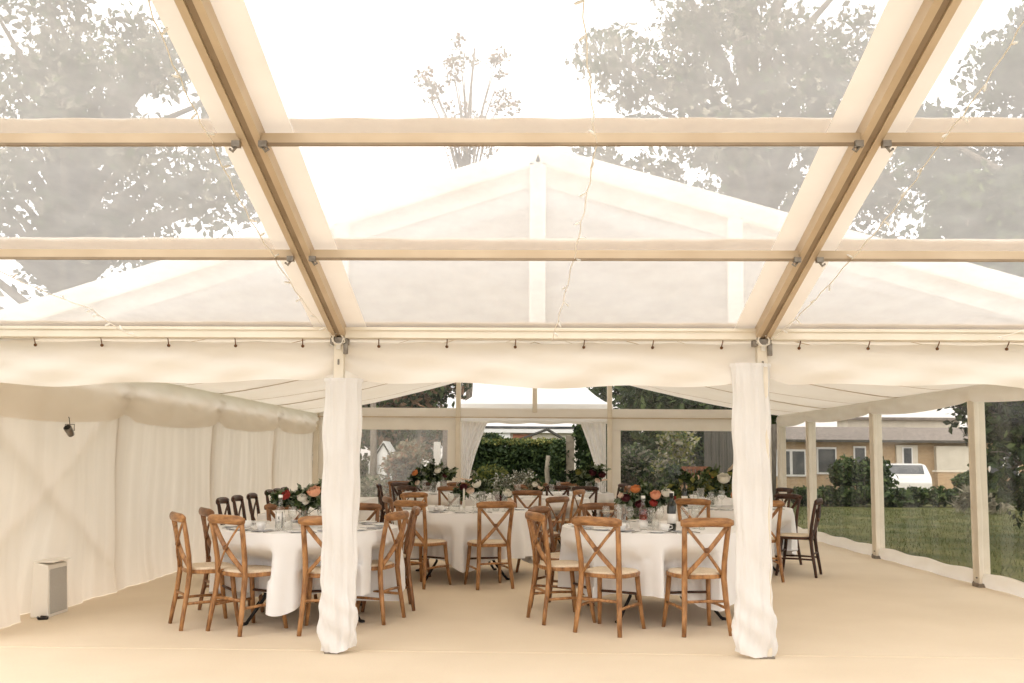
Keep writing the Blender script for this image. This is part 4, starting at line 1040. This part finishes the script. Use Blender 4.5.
# pagoda tent beyond the back gable
t=thing('pagoda_tent','white pagoda tent roof beyond the back gable','tent',(.06,20.15,0))
b=MB(); E=1.55
def pag(s):
    def fn(u,v):
        k=1-v; w=E*k; x=-w+2*w*u; z=2.42+1.9*(v**1.45)
        p=Vector((x,-w,z)); a=s*PI/2; return (p.x*math.cos(a)-p.y*math.sin(a),p.x*math.sin(a)+p.y*math.cos(a),p.z)
    return fn
for s in range(4): b.grid(pag(s),8,12)
b.build('canopy',M['canopy'],t)
b=MB()
for s in range(4):
    a=s*PI/2
    b.grid(lambda u,v:(lambda x,y:(x*math.cos(a)-y*math.sin(a),x*math.sin(a)+y*math.cos(a),2.42-.2*v))(-E+2*E*u,-E-.01),8,2)
b.build('canopy_edge',M['canopy'],t)
for sx in (-1,1):
    for sy in (-1,1): MB().box((sx*(E-.05),sy*(E-.05),1.16),(.07,.07,2.5)).build('leg',M['alu_pale'],t)
# far house with white fascia and lean-to roof, beyond the hedge
t=thing('cottage','distant white fascia cottage above the hedge','house',(0,36,-.1))
MB().box((0,0,1.3),(5.2,3,2.6)).build('wall',M['render'],t); MB().box((-.35,-1.52,2.05),(.7,.06,.5)).build('brick_panel',M['terracotta'],t)
MB().box((0,-1.6,2.42),(5.4,.2,.14)).build('fascia',M['upvc'],t); MB().box((0,-1.6,2.86),(5.4,.25,.14)).build('fascia',M['upvc'],t)
MB().box((0,-1.57,2.56),(5.2,.1,.07)).build('window_band',M['pane'],t)
MB().box((0,0,3.05),(5.5,3.3,.25)).build('roof',M['render'],t)
MB().box((-1.05,-1.56,2.0),(.5,.12,.9)).build('door',M['upvc'],t)
t=thing('shed_roof_shelter','small grey roofed shelter behind the hedge','shelter',(.55,30,-.1))
b=MB(); b.bar((-1.0,0,2.0),(-.05,0,2.35),.9,.06); b.bar((-.05,0,2.35),(.45,0,2.05),.9,.06); b.build('roof',M['fence'],t)
for x in (-.85,.4):
    for y in (-.35,.35): MB().box((x,y,1.0),(.08,.08,2.02)).build('post',M['fence'],t)
# scuffed-window backdrop: white diamond shed, white door with grey post
t=thing('garden_shed','small white shed with a diamond shaped gable outside the scuffed window','shed',(-3.62,23.2,-.1)); t.scale=(.5,.5,.85)
b=MB(); b.prism([(-.7,-1),(.7,-1),(.7,1),(-.7,1)],0,1.5); b.build('wall',M['upvc'],t)
b=MB(); b.add([(-.75,-1.05,1.45),(.75,-1.05,1.45),(0,-1.05,2.15),(-.75,1.05,1.45),(.75,1.05,1.45),(0,1.05,2.15)],[(0,1,2),(5,4,3),(0,2,5,3),(1,4,5,2),(0,3,4,1)]); b.build('roof',M['upvc'],t)
b=MB(); b.bar((-.6,-1.08,1.5),(0,-1.08,2.08),.04,.06); b.bar((.6,-1.08,1.5),(0,-1.08,2.08),.04,.06); b.bar((-.6,-1.08,1.5),(0,-1.08,.92),.04,.06); b.bar((.6,-1.08,1.5),(0,-1.08,.92),.04,.06); b.build('diamond_trim',M['fence'],t)
o=MB().tube([(0,0,0),(.03,0,1.5),(-.02,0,3.2)],[.10,.085,.07],9).build('bare_tree',M['bark'],None,(-3.87,22.6,-.1)); tag(o,'bare brown trunk outside the scuffed back window, at its left','trunk')
t=thing('garden_door_screen','white screen with grey post just outside the scuffed window','screen',(-1.80,19.3,-.1))
MB().box((-.16,0,.88),(.14,.05,1.76)).build('screen_panel',M['upvc'],t); MB().box((.02,0,1.15),(.13,.09,2.3)).build('screen_post',M['tiles'],t); MB().box((.13,0,.9),(.06,.05,1.8)).build('screen_panel',M['upvc'],t)
# right back window: dark board fence, white post lantern, bench, pinkish house
t=thing('board_fence','dark weathered board screen outside the right back window','fence',(4.45,20.4,-.1))
for k in range(8): MB().box((-.62+.165*k,0,1.05),(.155,.03,2.1)).build('board',M['fence'],t)
MB().box((0,.04,.5),(1.35,.04,.09)).build('rail',M['fence'],t); MB().box((0,.04,1.6),(1.35,.04,.09)).build('rail',M['fence'],t)
t=thing('garden_post_lantern','white garden post with round cap outside the right back window','garden ornament',(4.35,25.5,-.1))
MB().lathe([(.16,0),(.16,.1),(.10,.15),(.10,1.75),(.14,1.8),(.12,1.95),(0,1.95)],14).build('post',M['upvc'],t); MB().lathe([(.0,1.93),(.36,1.95),(.33,2.02),(.1,2.1),(0,2.1)],16).build('cap',M['upvc'],t)
t=thing('garden_bench','orange brown slatted bench outside the right back window','bench',(3.36,18.9,-.0),.15)
for k in range(6): MB().box((-.22+.088*k,.2,.98),(.06,.02,.34)).build('back_slat',M['bench'],t)
MB().box((0,.2,1.16),(.58,.045,.06)).build('top_rail',M['bench'],t); MB().box((0,.2,.80),(.56,.035,.05)).build('lower_rail',M['bench'],t)
for k in range(4): MB().box((0,-.22+.1*k,.47),(.56,.085,.025)).build('seat_slat',M['bench'],t)
for sx in (-1,1):
    MB().box((sx*.26,.2,.57),(.05,.05,1.14)).build('leg',M['bench'],t); MB().box((sx*.26,-.22,.33),(.05,.05,.66)).build('leg',M['bench'],t); MB().box((sx*.26,0,.67),(.06,.48,.03)).build('armrest',M['bench'],t)
t=thing('cottage','distant cottage with pinkish roof outside the right back window','house',(9.1,50,-.1))
MB().box((0,0,1.1),(3,3,2.2)).build('wall',M['render'],t); b=MB(); b.add([(-1.8,-1.8,2.1),(1.8,-1.8,2.1),(1.8,1.8,2.1),(-1.8,1.8,2.1),(-1.2,0,3.1),(1.2,0,3.1)],[(0,1,5,4),(2,3,4,5),(1,2,5),(3,0,4),(3,2,1,0)]); b.build('roof',M['terracotta'],t); MB().box((-.3,-1.52,1.2),(.7,.06,.9)).build('window',M['pane'],t)

# brick bungalow beyond the lawn, right
t=thing('bungalow','pale brick bungalow with grey roof beyond the right lawn','house',(14.6,41,-.1))
MB().box((0,0,1.12),(11.6,5,2.24)).build('wall',M['brick'],t)
b=MB(); b.add([(-6.1,-2.9,2.2),(6.1,-2.9,2.2),(6.1,2.9,2.2),(-6.1,2.9,2.2),(-5.6,-.2,2.86),(5.6,-.2,2.86),(-5.6,.2,2.86),(5.6,.2,2.86)],[(0,1,5,4),(2,3,6,7),(4,5,7,6),(1,2,7,5),(3,0,4,6),(3,2,1,0)]); b.build('roof',M['tiles'],t)
MB().box((0,-2.93,2.2),(12.2,.08,.10)).build('gutter',M['fence'],t)
def hwin(x,w,z,h):
    q=MB().box((x,-2.53,z),(w,.1,h)).build('window',M['upvc'],t); n=max(1,round(w/.6))
    for k in range(n): MB().box((x-w/2+w*(k+.5)/n,-2.59,z),(w/n-.12,.04,h-.16)).build('pane',M['pane'],q)
hwin(-2.55,.8,1.4,1.1); hwin(-4.0,1.2,1.3,1.1); hwin(-1.2,.5,1.2,1.6)
MB().box((.7,-2.55,1.4),(.86,.12,1.3)).build('wall_panel',M['render'],t)
q=MB().box((.7,-2.62,1.45),(.42,.06,1.05)).build('window',M['upvc'],t); MB().box((.7,-2.66,1.45),(.3,.04,.95)).build('pane',M['pane'],q)
MB().box((2.55,-2.62,1.4),(1.45,.25,1.25)).build('wall_panel',M['render'],t); hwin(4.6,1.2,1.3,1.1)
MB().box((2.2,2.2,3.0),(5,1.5,.5)).build('upper_storey',M['render'],t); MB().box((2.2,2.2,3.3),(5.4,1.9,.12)).build('flat_roof',M['tiles'],t)
o=MB().box((0,0,.5),(1.4,.3,1.0)).build('garden_wall',M['brick'],None,(16.2,36.2,-.1)); tag(o,'low pale brick garden wall in front of the bungalow','garden wall')
MB().box((0,0,1.03),(1.5,.38,.07)).build('coping',M['render'],o)
structure(MB().box((14,34,-.09),(16,3.2,.03)).build('pavement',M['gravel']),'pale drive in front of the bungalow','drive')
t=thing('parked_car','pale parked car in front of the bungalow','car',(14.2,36.0,-.08),1.25)
pf=[(-2.0,.3),(-2.05,.62),(-1.9,.82),(-1.35,.9),(-.8,1.26),(.75,1.3),(1.45,.92),(1.95,.82),(2.02,.5),(1.95,.3)]
b=MB(); n=len(pf); b.add([(x,-.82+(.12 if z>1 else 0),z) for x,z in pf]+[(x,.82-(.12 if z>1 else 0),z) for x,z in pf],[tuple(range(n)),tuple(reversed(range(n,2*n)))]+[(i+n,(i+1)%n+n,(i+1)%n,i) for i in range(n)]); b.build('body',M['carpaint'],t,bevel=.05)
for sy in (-1,1):
    b=MB(); b.add([(-1.2,sy*.8,.93),(-.1,sy*.8,.93),(-.1,sy*.72,1.22),(-.78,sy*.72,1.22)],[(0,1,2,3)]); b.add([(-.02,sy*.8,.93),(1.25,sy*.8,.93),(.75,sy*.72,1.24),(-.02,sy*.72,1.24)],[(0,1,2,3)]); b.build('side_window',M['pane'],t,solid=.02)
b=MB(); b.add([(-1.32,-.62,.93),(-1.32,.62,.93),(-.86,.6,1.23),(-.86,-.6,1.23)],[(0,1,2,3)]); b.build('windscreen',M['pane'],t,solid=.03)
for x in (-1.3,1.3):
    for y in (-.76,.76):
        q=MB().tube([(x,y-.09,.31),(x,y+.09,.31)],.31,18).build('wheel',M['tyre'],t); MB().tube([(x,y-.1,.31),(x,y+.1,.31)],.17,12).build('hub',M['cutlery'],q)
# lawn edge hedges on the right
def lowhedge(label,x0,x1,y,h,seed,lm,n,name='hedge'):
    t=thing(name,label,'hedge',((x0+x1)/2,y,-.1),0,'low hedges at the lawn edge')
    k=int((x1-x0)/.7)+1; r=random.Random(seed); bl=[(-(x1-x0)/2+(x1-x0)*i/(k-1),r.uniform(-.2,.2),h*r.uniform(.4,.6),.55,.5,h*.5) for i in range(k)]
    b=MB(); leaves(b,bl,n,.1,list(range(len(lm))),.3); b.build('foliage',[M[m] for m in lm],t)
    st=MB()
    for q in bl: st.tube([(q[0],q[1],0),(q[0]+.1,q[1],q[2])],[.04,.02],5)
    st.build('stems',M['bark'],t); return t
lowhedge('dark low hedge along the far edge of the right lawn',8.5,20.5,29.5,.62,3,('leaf_dark','leaf_dark','leaf_mid'),9000)
tree('shrub','dark rounded shrub in front of the bungalow windows','shrub',10.7,30.4,blobset(10,0,0,.95,.8,.5,.45,.5,77),3200,.09,('leaf_dark','leaf_mid'),.05,1.2,'shrubs in the garden')
tree('shrub','dark shrub beside the pale brick garden wall','shrub',14.9,31.5,blobset(8,0,0,.6,.7,.4,.3,.4,78),2200,.08,('leaf_dark','leaf_mid'),.05,.8,'shrubs in the garden')
tree('shrub','grey spiky shrub at the lawn edge near the dark tree','shrub',12.3,26,blobset(6,0,0,.4,.7,.4,.2,.35,79),900,.16,('leaf_pale','leaf_grey'),.03,.5,'shrubs in the garden',asp=.12)
lowhedge('dark boundary hedge at the far right beyond the dark tree',16,30,24,1.6,5,('leaf_dark','leaf_mid'),7000)
lowhedge('tall dark hedge behind the shrubs of the right back window',1.9,5.6,27,2.1,9,('leaf_dark','leaf_mid'),9000)
lowhedge('pale hedge behind the shrubs of the scuffed back window',-5.6,-2.1,27.4,1.5,10,('leaf_pale','leaf_grey','leaf_mid'),9000)
lowhedge('boundary hedge far left beyond the back window',-16,-5.2,29,1.6,6,('leaf_mid','leaf_grey'),6000)
# grass
b=MB(); n=26000
gx_=rng.uniform(5.2,17,n); gy_=rng.uniform(6,28,n); gh=rng.uniform(.03,.085,n); ga=rng.uniform(0,6.28,n)
for i in range(n):
    x,y,h,a=gx_[i],gy_[i],gh[i],ga[i]; c_,s_=math.cos(a)*.010,math.sin(a)*.010; k=len(b.v)
    b.v+=[(x-c_,y-s_,-.115),(x+c_,y+s_,-.115),(x+s_*2.5,y+c_*2.5,-.11+h)]; b.f.append((k,k+1,k+2)); b.m.append(0); b.s.append(False)
o=b.build('grass',M['grass']); tag(o,'short green grass on the lawn outside the right windows','grass',None,'stuff')

# ------------------------------------------------------------------ daylight: bright hazy overcast sky and a soft veiled sun
w=bpy.data.worlds.new('overcast_sky'); sc.world=w; w.use_nodes=True; nt=w.node_tree; nt.nodes.clear()
out=nt.nodes.new('ShaderNodeOutputWorld'); bg=nt.nodes.new('ShaderNodeBackground')
tc=nt.nodes.new('ShaderNodeTexCoord'); sp=nt.nodes.new('ShaderNodeSeparateXYZ'); L(nt,tc.outputs['Generated'],sp.inputs[0])
cr=nt.nodes.new('ShaderNodeValToRGB'); e=cr.color_ramp.elements
e[0].position=.0; e[0].color=(.55,.5,.45,1); e[1].position=.12; e[1].color=(1,.985,.968,1)
L(nt,sp.outputs['Z'],cr.inputs[0]); L(nt,cr.outputs[0],bg.inputs[0]); bg.inputs[1].default_value=1.45; L(nt,bg.outputs[0],out.inputs[0])
sd=bpy.data.lights.new('veiled_sun','SUN'); so=bpy.data.objects.new('veiled_sun',sd); COL.objects.link(so)
sd.energy=1.1; sd.angle=math.radians(35); sd.color=(1,.95,.88); so.rotation_euler=(math.radians(38),math.radians(-22),0)
vs=sc.view_settings; sc.display_settings.display_device='sRGB'; vs.view_transform='Standard'; vs.look='None'; vs.gamma=1; vs.use_curve_mapping=False; vs.exposure=.5
sc.cycles.transparent_max_bounces=24; sc.cycles.max_bounces=10; sc.cycles.diffuse_bounces=5; sc.cycles.transmission_bounces=8
sc.cycles.use_denoising=True
